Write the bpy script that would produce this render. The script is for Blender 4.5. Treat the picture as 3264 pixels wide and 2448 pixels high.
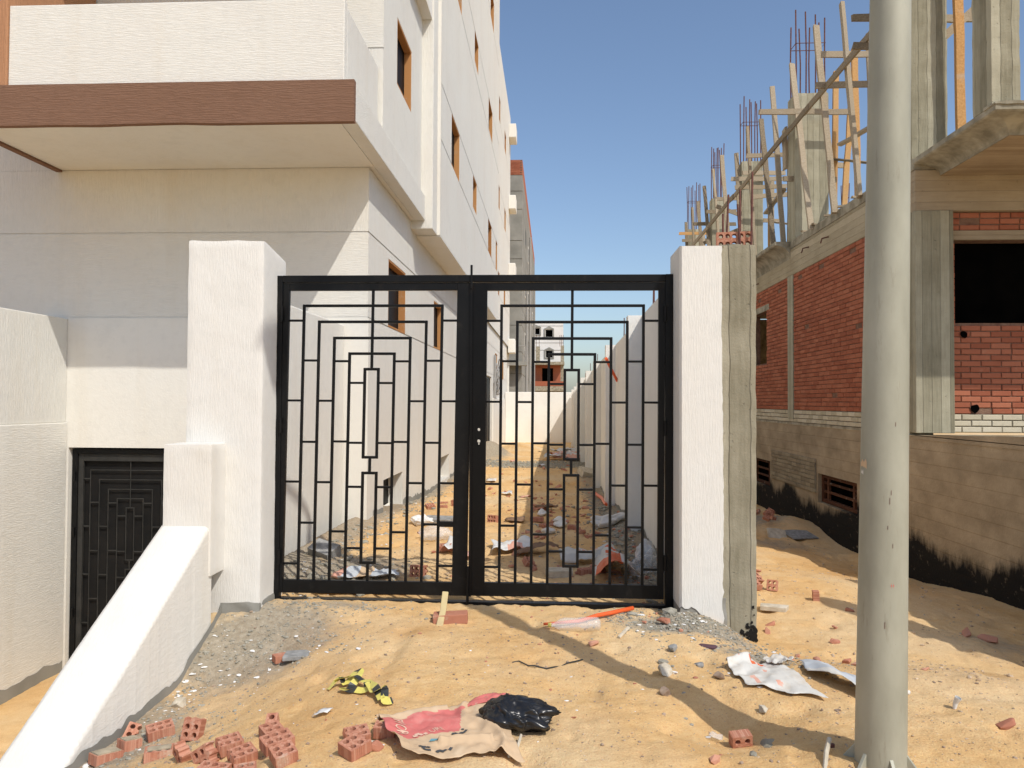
import bpy, bmesh, math, random
import numpy as np
from mathutils import Vector, Matrix, Euler
random.seed(7)
sc = bpy.context.scene
for o in list(bpy.data.objects): bpy.data.objects.remove(o)
R = math.radians
# ------------------------------------------------------------------ camera
cam = bpy.data.cameras.new('camera'); camo = bpy.data.objects.new('camera', cam); sc.collection.objects.link(camo)
yaw, pitch, roll = R(3.0), R(1.33), R(0.3)
fw = Vector((-math.sin(yaw)*math.cos(pitch), math.cos(yaw)*math.cos(pitch), math.sin(pitch)))
rt = Vector((math.cos(yaw), math.sin(yaw), 0)); up = rt.cross(fw)
r2 = rt*math.cos(roll)+up*math.sin(roll); u2 = up*math.cos(roll)-rt*math.sin(roll)
m = Matrix((r2, u2, -fw)).transposed().to_4x4(); m.translation = (0, 0, 1.6)
camo.matrix_world = m
cam.sensor_width = 36; cam.lens = 27.03; cam.clip_start = .05; cam.clip_end = 1500
sc.camera = camo
# ------------------------------------------------------------------ world, sun, exposure
SUN_EL = R(49.6); sx, sy = .647, -.763
w = bpy.data.worlds.new('World'); sc.world = w; w.use_nodes = True
nt = w.node_tree; bg = nt.nodes['Background']
sky = nt.nodes.new('ShaderNodeTexSky'); sky.sky_type = 'NISHITA'; sky.sun_disc = False
sky.sun_elevation = SUN_EL; sky.sun_rotation = math.atan2(sx, sy)
sky.air_density = 1.0; sky.dust_density = 1.7; sky.ozone_density = 2.2; sky.altitude = 50
nt.links.new(sky.outputs[0], bg.inputs[0]); bg.inputs[1].default_value = .148
sl = bpy.data.lights.new('sun', 'SUN'); sl.energy = 3.2; sl.angle = R(.5); sl.color = (1, .955, .885)
so = bpy.data.objects.new('sun', sl); sc.collection.objects.link(so)
sd = Vector((sx*math.cos(SUN_EL), sy*math.cos(SUN_EL), math.sin(SUN_EL)))
so.rotation_euler = sd.to_track_quat('Z', 'Y').to_euler(); so.location = (20, -20, 30)
vs = sc.view_settings; vs.view_transform = 'Standard'; vs.look = 'None'; vs.gamma = 1; vs.use_curve_mapping = False
vs.exposure = 0.07
sc.render.engine = 'CYCLES'
sc.cycles.max_bounces = 8; sc.cycles.diffuse_bounces = 5

# ------------------------------------------------------------------ materials
def mk(name):
    mt = bpy.data.materials.new(name); mt.use_nodes = True
    n = mt.node_tree; return mt, n, n.nodes['Principled BSDF'], n.nodes, n.links
def coords(ns, ls, scale):
    g = ns.new('ShaderNodeNewGeometry'); mp = ns.new('ShaderNodeMapping'); mp.inputs['Scale'].default_value = scale
    ls.new(g.outputs['Position'], mp.inputs[0]); return mp.outputs[0]
def noise(ns, ls, scale, detail=4, rough=.55, s=1.0, dist=0):
    n = ns.new('ShaderNodeTexNoise'); n.inputs['Scale'].default_value = s; n.inputs['Detail'].default_value = detail
    n.inputs['Roughness'].default_value = rough; n.inputs['Distortion'].default_value = dist
    ls.new(coords(ns, ls, scale), n.inputs['Vector']); return n.outputs[0]
def ramp(ns, ls, fac, stops):
    r = ns.new('ShaderNodeValToRGB'); e = r.color_ramp.elements
    while len(e) < len(stops): e.new(.5)
    for i, (p, c) in enumerate(stops): e[i].position = p; e[i].color = (*c, 1) if len(c) == 3 else c
    ls.new(fac, r.inputs[0]); return r.outputs[0]
def mixc(ns, ls, fac, a, b, mode='MIX'):
    x = ns.new('ShaderNodeMix'); x.data_type = 'RGBA'; x.blend_type = mode
    for s, v in ((x.inputs[0], fac), (x.inputs[6], a), (x.inputs[7], b)):
        if isinstance(v, (int, float)): s.default_value = v
        elif isinstance(v, tuple): s.default_value = (*v, 1)
        else: ls.new(v, s)
    return x.outputs[2]
def math_(ns, ls, op, a, b=0.0, clamp=False):
    x = ns.new('ShaderNodeMath'); x.operation = op; x.use_clamp = clamp
    for s, v in ((x.inputs[0], a), (x.inputs[1], b)):
        if isinstance(v, (int, float)): s.default_value = v
        else: ls.new(v, s)
    return x.outputs[0]
def bump(ns, ls, h, strength, dist, nrm=None):
    b = ns.new('ShaderNodeBump'); b.inputs['Strength'].default_value = strength; b.inputs['Distance'].default_value = dist
    ls.new(h, b.inputs['Height'])
    if nrm: ls.new(nrm, b.inputs['Normal'])
    return b.outputs[0]
def speckled(name, c1, c2, scale=(4, 4, 4), rough=.8, bscale=(80, 80, 80), bst=.3, bd=.004, lo=.35, hi=.65, spec=.2, metal=0):
    mt, n, p, ns, ls = mk(name)
    ls.new(ramp(ns, ls, noise(ns, ls, scale, 6), [(lo, c1), (hi, c2)]), p.inputs['Base Color'])
    p.inputs['Roughness'].default_value = rough; p.inputs['Specular IOR Level'].default_value = spec; p.inputs['Metallic'].default_value = metal
    if bst: ls.new(bump(ns, ls, noise(ns, ls, bscale, 5), bst, bd), p.inputs['Normal'])
    return mt
def plaster(name, col, stretch, st=.5, d=.006, warm=(.70, .665, .60)):
    """trowelled scratch plaster, grooves along one axis"""
    mt, n, p, ns, ls = mk(name)
    big = noise(ns, ls, (.55, .55, .55), 3); fine = noise(ns, ls, (9, 9, 9), 4)
    c = mixc(ns, ls, ramp(ns, ls, big, [(.4, (0, 0, 0)), (.68, (.55, .55, .55))]), col, warm)
    dirt = tuple(x*.86 for x in col)
    stk = ramp(ns, ls, noise(ns, ls, (2.6, 2.6, .16), 5, .65), [(.52, (0, 0, 0)), (.74, (.3, .3, .3))])
    c = mixc(ns, ls, stk, c, tuple(x*k for x, k in zip(warm, (.93, .89, .80))))
    blot = ramp(ns, ls, noise(ns, ls, (1.7, 1.7, 1.7), 6, .72, dist=.5), [(.55, (0, 0, 0)), (.62, (.3, .3, .3)), (.75, (.45, .45, .45))])
    c = mixc(ns, ls, blot, c, tuple(x*.9 for x in col))
    c = mixc(ns, ls, ramp(ns, ls, fine, [(.52, (0, 0, 0)), (.75, (.35, .35, .35))]), c, dirt)
    ls.new(c, p.inputs['Base Color']); p.inputs['Roughness'].default_value = .9; p.inputs['Specular IOR Level'].default_value = .12
    h1 = ramp(ns, ls, noise(ns, ls, stretch, 3, .6, dist=.6), [(.42, (0, 0, 0)), (.6, (1, 1, 1))])
    h2 = noise(ns, ls, (140, 140, 140), 3)
    h = math_(ns, ls, 'ADD', h1, math_(ns, ls, 'MULTIPLY', h2, .35))
    ls.new(bump(ns, ls, h, st, d), p.inputs['Normal']); return mt
WHITE = (.73, .715, .655)
PL_V = plaster('plaster_vertical', WHITE, (75, 75, 5))
PL_H = plaster('plaster_horizontal', WHITE, (7, 7, 95), .42, .005)
PL_S = plaster('plaster_slope', (.725, .71, .655), (85, 12, 34), .22, .004)
PL_G = plaster('plaster_granular', WHITE, (55, 55, 55), .55)
PL_SM = plaster('plaster_smooth', (.755, .735, .67), (20, 20, 20), .12)
PL_B = plaster('plaster_boundary', (.81, .795, .74), (20, 20, 20), .15)
PL_POST = plaster('plaster_post', (.74, .73, .685), (130, 130, 9), .32, .005)
BROWN = plaster('plaster_brown', (.215, .122, .08), (5, 5, 75), .6, .006, (.24, .142, .098))
ORANGE_PL = plaster('plaster_tan', (.42, .22, .12), (60, 60, 5), .5, .006, (.45, .25, .14))
GREY_RENDER = speckled('cement_render', (.22, .215, .19), (.32, .31, .275), (.9, .9, .9), .9, (50, 50, 50), .3, .005)
def concrete(name, axis, width, c1=(.225, .205, .14), c2=(.43, .40, .295), st=.8, dark=(.15, .14, .115)):
    """board-marked concrete: tone and level change from board to board; axis = direction across the boards"""
    mt, n, p, ns, ls = mk(name)
    g = ns.new('ShaderNodeNewGeometry'); s = ns.new('ShaderNodeSeparateXYZ'); ls.new(g.outputs['Position'], s.inputs[0])
    if axis == 'XY': a = math_(ns, ls, 'ADD', s.outputs[0], s.outputs[1])
    else: a = s.outputs['XYZ'.index(axis)]
    wob = math_(ns, ls, 'MULTIPLY', math_(ns, ls, 'SUBTRACT', noise(ns, ls, (1.2, 1.2, 1.2), 2), .5), .008)
    q = math_(ns, ls, 'DIVIDE', math_(ns, ls, 'ADD', a, wob), width)
    cell = math_(ns, ls, 'FLOOR', q); fr = math_(ns, ls, 'FRACT', q)
    wn = ns.new('ShaderNodeTexWhiteNoise'); wn.noise_dimensions = '1D'; ls.new(cell, wn.inputs['W'])
    st1 = {'Z': (3, 3, 40), 'XY': (40, 40, 3), 'X': (40, 3, 3), 'Y': (3, 40, 3)}[axis]
    f = math_(ns, ls, 'ADD', math_(ns, ls, 'MULTIPLY', wn.outputs[0], .45), math_(ns, ls, 'MULTIPLY', noise(ns, ls, (2.2, 2.2, 2.2), 6, .65), .6))
    f = math_(ns, ls, 'ADD', f, math_(ns, ls, 'MULTIPLY', math_(ns, ls, 'SUBTRACT', noise(ns, ls, st1, 4), .5), .4))
    c = ramp(ns, ls, f, [(.28, c1), (.75, c2)])
    line = ramp(ns, ls, fr, [(.0, (1, 1, 1)), (.05, (0, 0, 0))])
    c = mixc(ns, ls, math_(ns, ls, 'MULTIPLY', line, .45), c, dark)
    pit = ramp(ns, ls, noise(ns, ls, (28, 28, 28), 3, .7), [(.66, (0, 0, 0)), (.74, (1, 1, 1))])
    c = mixc(ns, ls, math_(ns, ls, 'MULTIPLY', pit, .4), c, dark)
    ls.new(c, p.inputs['Base Color']); p.inputs['Roughness'].default_value = .9; p.inputs['Specular IOR Level'].default_value = .15
    h = math_(ns, ls, 'SUBTRACT', math_(ns, ls, 'ADD', math_(ns, ls, 'MULTIPLY', wn.outputs[0], .8), math_(ns, ls, 'MULTIPLY', noise(ns, ls, (60, 60, 60), 5), .5)), math_(ns, ls, 'ADD', line, pit))
    ls.new(bump(ns, ls, h, st, .008), p.inputs['Normal']); return mt
CON_V = concrete('concrete_vertical_boards', 'XY', .115)
CON_P = concrete('concrete_post', 'XY', .155, (.22, .20, .14), (.43, .395, .30))
CON_Z = concrete('concrete_horizontal_boards', 'Z', .12, (.31, .26, .17), (.50, .43, .305))
CON_W = concrete('concrete_warm', 'Z', .14, (.31, .245, .165), (.44, .36, .25))
CON_S = concrete('concrete_soffit', 'Y', .1, (.31, .225, .14), (.45, .345, .225))
CON_PL = speckled('concrete_plain', (.22, .195, .14), (.42, .38, .29), (5, 5, 5), .9, (90, 90, 90), .6, .006)
def basement_material():
    mt, n, p, ns, ls = mk('basement_concrete_bitumen')
    g = ns.new('ShaderNodeNewGeometry'); s = ns.new('ShaderNodeSeparateXYZ'); ls.new(g.outputs['Position'], s.inputs[0])
    c = ramp(ns, ls, noise(ns, ls, (1.5, 1.5, 2.5), 7, .65), [(.3, (.24, .19, .125)), (.72, (.46, .37, .255))])
    q = math_(ns, ls, 'DIVIDE', s.outputs[2], .17); fr = math_(ns, ls, 'FRACT', q)
    line = ramp(ns, ls, fr, [(0, (1, 1, 1)), (.05, (0, 0, 0))])
    c = mixc(ns, ls, math_(ns, ls, 'MULTIPLY', line, .18), c, (.14, .105, .075))
    # brushed-on bitumen along the foot, with a ragged streaked upper edge
    e = math_(ns, ls, 'ADD', math_(ns, ls, 'MULTIPLY', noise(ns, ls, (.6, .6, .0), 3), 1.25), math_(ns, ls, 'MULTIPLY', noise(ns, ls, (9, 9, 3.5), 7, .78), .40))
    top = math_(ns, ls, 'SUBTRACT', e, .86)
    msk = math_(ns, ls, 'MULTIPLY', math_(ns, ls, 'SUBTRACT', top, s.outputs[2]), 6.0, True)
    wear = ramp(ns, ls, noise(ns, ls, (7, 7, 9), 5, .7), [(.60, (1, 1, 1)), (.74, (.35, .35, .35))])
    msk = math_(ns, ls, 'MULTIPLY', msk, wear)
    c = mixc(ns, ls, msk, c, (.012, .011, .010))
    ls.new(c, p.inputs['Base Color']); p.inputs['Roughness'].default_value = .85; p.inputs['Specular IOR Level'].default_value = .15
    h = math_(ns, ls, 'SUBTRACT', noise(ns, ls, (35, 35, 35), 6), line)
    ls.new(bump(ns, ls, h, .5, .01), p.inputs['Normal']); return mt
BASEM = basement_material()
def brick_material(name, cs, mort=(.42, .36, .30), mfac=.5, fine=(30, 30, 30)):
    mt, n, p, ns, ls = mk(name)
    g = ns.new('ShaderNodeNewGeometry'); oi = ns.new('ShaderNodeObjectInfo')
    r = math_(ns, ls, 'FRACT', math_(ns, ls, 'ADD', g.outputs['Random Per Island'], oi.outputs['Random']))
    f = math_(ns, ls, 'ADD', math_(ns, ls, 'MULTIPLY', r, .65), math_(ns, ls, 'MULTIPLY', noise(ns, ls, (14, 14, 14), 4), .4))
    c = ramp(ns, ls, f, [(.12, cs[0]), (.5, cs[1]), (.88, cs[2])])
    sm = ramp(ns, ls, noise(ns, ls, (9, 9, 9), 5, .7), [(.57, (0, 0, 0)), (.72, (1, 1, 1))])
    c = mixc(ns, ls, math_(ns, ls, 'MULTIPLY', sm, mfac), c, mort)
    ls.new(c, p.inputs['Base Color']); p.inputs['Roughness'].default_value = .9; p.inputs['Specular IOR Level'].default_value = .12
    ls.new(bump(ns, ls, noise(ns, ls, fine, 5, .65), .5, .006), p.inputs['Normal']); return mt
BRICK = brick_material('red_brick', [(.29, .093, .052), (.36, .122, .068), (.425, .158, .09)], (.42, .22, .14), .4)
BRICK_W = brick_material('white_brick', [(.42, .37, .26), (.55, .49, .36), (.62, .56, .43)], (.30, .27, .21), .5)
BRICK_L = brick_material('loose_brick', [(.36, .15, .095), (.46, .205, .13), (.53, .28, .19)], (.57, .45, .34), .9)
BLOCK = brick_material('stained_block', [(.22, .18, .12), (.29, .24, .165), (.34, .29, .2)], (.17, .14, .1), .5)
MORTAR = speckled('mortar', (.16, .085, .06), (.25, .15, .10), (12, 12, 12), .95, (60, 60, 60), .8, .01)
MORTAR_W = speckled('mortar_pale', (.17, .145, .11), (.30, .265, .2), (12, 12, 12), .95, (60, 60, 60), .8, .01)
def wood(name, cs):
    mt, n, p, ns, ls = mk(name)
    tc = ns.new('ShaderNodeTexCoord'); mp = ns.new('ShaderNodeMapping'); mp.inputs['Scale'].default_value = (38, 38, 2.2)
    ls.new(tc.outputs['UV'], mp.inputs[0])
    oi = ns.new('ShaderNodeObjectInfo')
    nz = ns.new('ShaderNodeTexNoise'); nz.inputs['Scale'].default_value = 1; nz.inputs['Detail'].default_value = 6; nz.inputs['Distortion'].default_value = .4
    ls.new(mp.outputs[0], nz.inputs['Vector'])
    f = math_(ns, ls, 'ADD', math_(ns, ls, 'MULTIPLY', nz.outputs[0], .65), math_(ns, ls, 'MULTIPLY', oi.outputs['Random'], .35))
    c = ramp(ns, ls, f, [(.28, cs[0]), (.5, cs[1]), (.78, cs[2])])
    sp = ramp(ns, ls, noise(ns, ls, (6, 6, 6), 5, .7), [(.58, (0, 0, 0)), (.7, (1, 1, 1))])
    c = mixc(ns, ls, math_(ns, ls, 'MULTIPLY', sp, .4), c, (.42, .39, .33))
    ls.new(c, p.inputs['Base Color']); p.inputs['Roughness'].default_value = .85; p.inputs['Specular IOR Level'].default_value = .15
    ls.new(bump(ns, ls, nz.outputs[0], .5, .004), p.inputs['Normal']); return mt
WOOD = wood('weathered_timber', [(.19, .15, .10), (.34, .275, .19), (.46, .385, .28)])
WOOD_N = wood('new_timber', [(.42, .22, .08), (.56, .32, .13), (.62, .40, .19)])
FRAMEWOOD = wood('window_timber', [(.36, .165, .06), (.47, .235, .09), (.53, .29, .12)])
GRILLE = wood('dark_timber', [(.055, .022, .012), (.085, .034, .018), (.12, .05, .025)])
def black_paint():
    mt, n, p, ns, ls = mk('black_paint')
    c = ramp(ns, ls, noise(ns, ls, (6, 6, 6), 4), [(.35, (.0035, .0037, .004)), (.65, (.006, .0063, .0066))])
    d = ramp(ns, ls, noise(ns, ls, (11, 11, 7), 7, .75), [(.56, (0, 0, 0)), (.72, (.55, .55, .55))])
    c = mixc(ns, ls, d, c, (.032, .027, .021))
    k = ramp(ns, ls, noise(ns, ls, (55, 55, 40), 3, .8), [(.70, (0, 0, 0)), (.74, (1, 1, 1))])
    c = mixc(ns, ls, math_(ns, ls, 'MULTIPLY', k, .5), c, (.07, .06, .05))
    ls.new(c, p.inputs['Base Color']); p.inputs['Specular IOR Level'].default_value = .22
    ls.new(ramp(ns, ls, d, [(0, (.42, .42, .42)), (.5, (.75, .75, .75))]), p.inputs['Roughness'])
    ls.new(bump(ns, ls, noise(ns, ls, (40, 40, 40), 4), .12, .002), p.inputs['Normal']); return mt
BLACK = black_paint()
DARKGREY = speckled('dark_sheet', (.008, .008, .008), (.014, .013, .012), (3, 3, 3), .75, (40, 40, 40), .1, .002)
ROOM_SHADE = speckled('room_shade_dark', (.006, .006, .007), (.01, .01, .011), (3, 3, 3), .55, (5, 5, 5), 0, spec=.15)  # darkness of unlit rooms put into sheets behind the windows
SHADE_BLACK = speckled('interior_shade_black', (.002, .002, .002), (.004, .0035, .003), (3, 3, 3), .95, (5, 5, 5), 0, spec=0)  # near-black colour standing in for unlit interiors and hole shade
def pole_material():
    mt, n, p, ns, ls = mk('galvanised_pole')
    c = ramp(ns, ls, noise(ns, ls, (3, 3, 1.1), 6, .6), [(.33, (.27, .265, .205)), (.68, (.42, .415, .335))])
    st = ramp(ns, ls, noise(ns, ls, (26, 26, 4), 5, .7), [(.60, (0, 0, 0)), (.72, (1, 1, 1))])
    c = mixc(ns, ls, math_(ns, ls, 'MULTIPLY', st, .5), c, (.22, .195, .14))
    sc_ = ramp(ns, ls, noise(ns, ls, (70, 70, 30), 3, .8), [(.70, (0, 0, 0)), (.74, (1, 1, 1))])
    c = mixc(ns, ls, math_(ns, ls, 'MULTIPLY', sc_, .35), c, (.20, .17, .13))
    ls.new(c, p.inputs['Base Color']); p.inputs['Roughness'].default_value = .55; p.inputs['Metallic'].default_value = .12; p.inputs['Specular IOR Level'].default_value = .35
    ls.new(bump(ns, ls, noise(ns, ls, (60, 60, 60), 4), .12, .002), p.inputs['Normal']); return mt
POLE = pole_material()
REBAR = speckled('rusty_steel', (.10, .045, .04), (.17, .075, .06), (30, 30, 30), .8, (200, 200, 200), .4, .003)
def sand_material():
    mt, n, p, ns, ls = mk('sand')
    a = ns.new('ShaderNodeVertexColor'); a.layer_name = 'cover'
    sp = ns.new('ShaderNodeSeparateColor'); ls.new(a.outputs[0], sp.inputs[0])
    f = math_(ns, ls, 'ADD', math_(ns, ls, 'MULTIPLY', noise(ns, ls, (1.1, 1.1, 1.1), 5, .6), .6), math_(ns, ls, 'MULTIPLY', noise(ns, ls, (13, 13, 13), 5, .7), .4))
    c = ramp(ns, ls, f, [(.36, (.61, .37, .158)), (.5, (.69, .45, .21)), (.64, (.73, .52, .28))])
    pale = noise(ns, ls, (.5, .5, .5), 4)
    c = mixc(ns, ls, ramp(ns, ls, pale, [(.45, (0, 0, 0)), (.66, (.75, .75, .75))]), c, (.69, .535, .335))
    gr = ramp(ns, ls, noise(ns, ls, (95, 95, 95), 4, .7), [(.32, (.26, .21, .15)), (.46, (.5, .5, .5)), (.68, (.62, .6, .56))])
    c = mixc(ns, ls, .5, c, gr, 'OVERLAY')
    grey = ramp(ns, ls, noise(ns, ls, (22, 22, 22), 6, .7), [(.3, (.20, .18, .14)), (.7, (.39, .36, .295))])
    k = math_(ns, ls, 'MULTIPLY', math_(ns, ls, 'ADD', math_(ns, ls, 'SUBTRACT', sp.outputs[0], .5), math_(ns, ls, 'MULTIPLY', math_(ns, ls, 'SUBTRACT', noise(ns, ls, (7, 7, 7), 6, .7), .5), .9)), 2.6)
    k = math_(ns, ls, 'ADD', k, .5, True)
    c = mixc(ns, ls, math_(ns, ls, 'MULTIPLY', k, .85), c, grey)
    spk = ramp(ns, ls, noise(ns, ls, (38, 38, 38), 4, .75), [(.62, (0, 0, 0)), (.70, (.45, .45, .45))])
    c = mixc(ns, ls, spk, c, (.40, .27, .16))
    lsp = ramp(ns, ls, noise(ns, ls, (47, 47, 47), 4, .75), [(.64, (0, 0, 0)), (.71, (.6, .6, .6))])
    c = mixc(ns, ls, lsp, c, (.70, .56, .40))
    damp = sp.outputs[1]
    c = mixc(ns, ls, damp, c, (.52, .275, .095))
    ls.new(c, p.inputs['Base Color']); p.inputs['Roughness'].default_value = .95; p.inputs['Specular IOR Level'].default_value = .08
    h = math_(ns, ls, 'ADD', noise(ns, ls, (26, 26, 26), 5, .65), math_(ns, ls, 'MULTIPLY', noise(ns, ls, (130, 130, 130), 3, .7), .8))
    h = math_(ns, ls, 'ADD', h, math_(ns, ls, 'MULTIPLY', noise(ns, ls, (58, 58, 58), 4, .7), .8))
    ls.new(bump(ns, ls, h, .62, .016), p.inputs['Normal']); return mt
SAND = sand_material()
MUD = speckled('dried_mud', (.30, .255, .18), (.44, .37, .26), (14, 14, 14), .95, (60, 60, 60), .7, .006)
CRUMB = speckled('mortar_crumb', (.23, .215, .17), (.38, .355, .29), (20, 20, 20), .95, (90, 90, 90), .4, .004)
FLAKE = speckled('plaster_flake', (.72, .71, .68), (.82, .81, .78), (20, 20, 20), .9, (90, 90, 90), .3, .003)
PEBBLE = speckled('pebble', (.36, .24, .14), (.58, .46, .33), (25, 25, 25), .9, (90, 90, 90), .3, .003)
STONE = speckled('pale_stone', (.46, .40, .30), (.62, .56, .45), (16, 16, 16), .9, (70, 70, 70), .6, .006)
STONE_G = speckled('grey_stone', (.20, .20, .19), (.34, .335, .32), (16, 16, 16), .9, (70, 70, 70), .6, .006)
STONE_B = speckled('brown_stone', (.24, .17, .12), (.40, .30, .22), (16, 16, 16), .9, (70, 70, 70), .6, .006)
def plastic(name, c, rough=.35, alpha=1.0, trans=0.0, dirt=None):
    mt, n, p, ns, ls = mk(name)
    if dirt:
        d = ramp(ns, ls, noise(ns, ls, (8, 8, 8), 5, .7), [(.5, (0, 0, 0)), (.7, (1, 1, 1))])
        ls.new(mixc(ns, ls, math_(ns, ls, 'MULTIPLY', d, .6), c, dirt), p.inputs['Base Color'])
    else: p.inputs['Base Color'].default_value = (*c, 1)
    p.inputs['Roughness'].default_value = rough; p.inputs['Alpha'].default_value = alpha; p.inputs['Transmission Weight'].default_value = trans
    ls.new(bump(ns, ls, noise(ns, ls, (45, 45, 45), 4), .25, .004), p.inputs['Normal']); return mt
BLACK_BAG = plastic('black_polythene', (.012, .012, .013), .28)
WHITE_BAG = plastic('white_polythene', (.68, .67, .64), .4, dirt=(.60, .50, .38))
SACK_W = plastic('woven_sack_white', (.62, .60, .545), .6, dirt=(.50, .41, .30))
SACK_B = plastic('woven_sack_grey', (.50, .53, .55), .6, dirt=(.50, .50, .50))
PRINT_O = plastic('orange_print', (.72, .13, .035), .55, dirt=(.66, .25, .13))
PRINT_P = plastic('faded_orange_print', (.70, .36, .26), .6, dirt=(.66, .52, .43))
CLEAR = plastic('clear_film', (.8, .8, .79), .2, .3)
PAPER = plastic('kraft_paper', (.56, .40, .245), .85, dirt=(.60, .48, .33))
PAPER_R = plastic('red_paper_print', (.58, .155, .135), .85, dirt=(.60, .30, .25))
INK = plastic('black_ink', (.055, .058, .062), .8)
INK_B = plastic('blue_ink', (.14, .34, .40), .8)
INK_C = plastic('cream_ink', (.66, .45, .33), .8)
YELLOW = plastic('yellow_tape', (.66, .57, .13), .5, dirt=(.44, .40, .16))
TAPEBLK = plastic('black_tape', (.03, .032, .03), .5)
ORANGE = plastic('orange_plastic', (.75, .12, .03), .4)
PURPLE = plastic('purple_rag', (.10, .05, .06), .85)
FOAM = plastic('yellow_foam', (.56, .46, .24), .9, dirt=(.45, .33, .2))
BOARD = plastic('brown_board', (.20, .115, .065), .9, dirt=(.30, .2, .12))
CABLE = plastic('grey_cable', (.32, .31, .29), .6)
LAMPGLASS = plastic('lamp_lens', (.6, .6, .58), .2)
WHITE_FAR = speckled('distant_white_paint', (.70, .69, .66), (.80, .79, .76), (.5, .5, .5), .9, (5, 5, 5), 0)

# ------------------------------------------------------------------ mesh helpers
class MB:
    def __init__(s): s.v = []; s.f = []; s.mi = []; s.uv = {}
    def add(s, vs, fs, mi=0):
        b = len(s.v); s.v += [tuple(x) for x in vs]
        for f in fs: s.f.append(tuple(b+i for i in f)); s.mi.append(mi)
    def box(s, x0, x1, y0, y1, z0, z1, mi=0):
        s.add([(x, y, z) for z in (z0, z1) for y in (y0, y1) for x in (x0, x1)],
              [(0, 2, 3, 1), (4, 5, 7, 6), (0, 1, 5, 4), (2, 6, 7, 3), (0, 4, 6, 2), (1, 3, 7, 5)], mi)
    def beam(s, p0, p1, w, h, side=(0, 1, 0), seg=1, wob=0, rng=None, mi=0):
        """a timber or bar from p0 to p1: w across the direction 'side', h across the other"""
        p0 = Vector(p0); p1 = Vector(p1); d = (p1-p0); L = d.length; d.normalize()
        a = Vector(side); a = (a-d*a.dot(d)).normalized(); b = d.cross(a)
        vs = []
        for i in range(seg+1):
            t = i/seg; c = p0.lerp(p1, t)
            if rng and 0 < i < seg: c = c + a*rng.uniform(-wob, wob)+b*rng.uniform(-wob, wob)
            k = 1 if not rng else rng.uniform(.93, 1.05)
            for (i1, j1) in ((-1, -1), (1, -1), (1, 1), (-1, 1)):
                e = d*(rng.uniform(-.02, .02) if rng and i in (0, seg) else 0)
                vs.append(c+a*(i1*w/2*k)+b*(j1*h/2*k)+e)
        fs = [(3, 2, 1, 0)]
        for i in range(seg):
            q = i*4
            for j in range(4): fs.append((q+j, q+(j+1) % 4, q+4+(j+1) % 4, q+4+j))
        q = seg*4; fs.append((q, q+1, q+2, q+3))
        f0 = len(s.f); s.add(vs, fs, mi)
        for k, f in enumerate(fs):
            s.uv[f0+k] = [((i % 4)*.25*max(w, h)*4+p0.x, (i//4)/seg*L+p0.z) for i in f]
    def tube(s, pts, r, n=8, mi=0, caps=True):
        pts = [Vector(p) for p in pts]; rs = r if isinstance(r, (list, tuple)) else [r]*len(pts)
        vs = []; fs = []; prev = None
        for i, p in enumerate(pts):
            t = (pts[min(i+1, len(pts)-1)]-pts[max(i-1, 0)]).normalized()
            a = prev if prev else (Vector((1, 0, 0)) if abs(t.x) < .9 else Vector((0, 1, 0)))
            a = (a-t*a.dot(t)).normalized(); b = t.cross(a); prev = a
            for j in range(n):
                th = 2*math.pi*j/n; vs.append(p+(a*math.cos(th)+b*math.sin(th))*rs[i])
        for i in range(len(pts)-1):
            for j in range(n): fs.append((i*n+j, i*n+(j+1) % n, (i+1)*n+(j+1) % n, (i+1)*n+j))
        if caps: fs.append(tuple(range(n-1, -1, -1))); fs.append(tuple((len(pts)-1)*n+j for j in range(n)))
        s.add(vs, fs, mi)
    def prism(s, poly, ax, a0, a1, mi=0):
        """extrude a 2D polygon along axis ax"""
        def P(u, v, a): return {'X': (a, u, v), 'Y': (u, a, v), 'Z': (u, v, a)}[ax]
        n = len(poly); vs = [P(u, v, a0) for u, v in poly]+[P(u, v, a1) for u, v in poly]
        fs = [tuple(range(n-1, -1, -1)), tuple(range(n, 2*n))]+[(i, (i+1) % n, n+(i+1) % n, n+i) for i in range(n)]
        s.add(vs, fs, mi)
    def wall(s, org, u, v, n, us, vs_, holes, depth, mi=0):
        """wall face spanned by u,v with rectangular holes (u0,u1,v0,v1); reveals go back by depth against n"""
        org, u, v, n = Vector(org), Vector(u), Vector(v), Vector(n)
        U = sorted({*us, *[h[0] for h in holes], *[h[1] for h in holes]}); V = sorted({*vs_, *[h[2] for h in holes], *[h[3] for h in holes]})
        U = [x for x in U if us[0] <= x <= us[1]]; V = [x for x in V if vs_[0] <= x <= vs_[1]]
        inh = lambda a, b: any(h[0] < a < h[1] and h[2] < b < h[3] for h in holes)
        solid = {}
        for i in range(len(U)-1):
            for j in range(len(V)-1): solid[i, j] = not inh((U[i]+U[i+1])/2, (V[j]+V[j+1])/2)
        P = lambda a, b, d=0: org+u*a+v*b-n*d
        for (i, j), ok in solid.items():
            if not ok: continue
            a0, a1, b0, b1 = U[i], U[i+1], V[j], V[j+1]
            s.add([P(a0, b0), P(a1, b0), P(a1, b1), P(a0, b1)], [(0, 1, 2, 3)], mi)
            for (di, dj, e0, e1) in ((-1, 0, (a0, b1), (a0, b0)), (1, 0, (a1, b0), (a1, b1)), (0, -1, (a0, b0), (a1, b0)), (0, 1, (a1, b1), (a0, b1))):
                if solid.get((i+di, j+dj), True) is False:
                    s.add([P(*e0), P(*e1), P(*e1, depth), P(*e0, depth)], [(3, 2, 1, 0)], mi)
BASE = {}
def link(o):
    sc.collection.objects.link(o); return o
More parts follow.
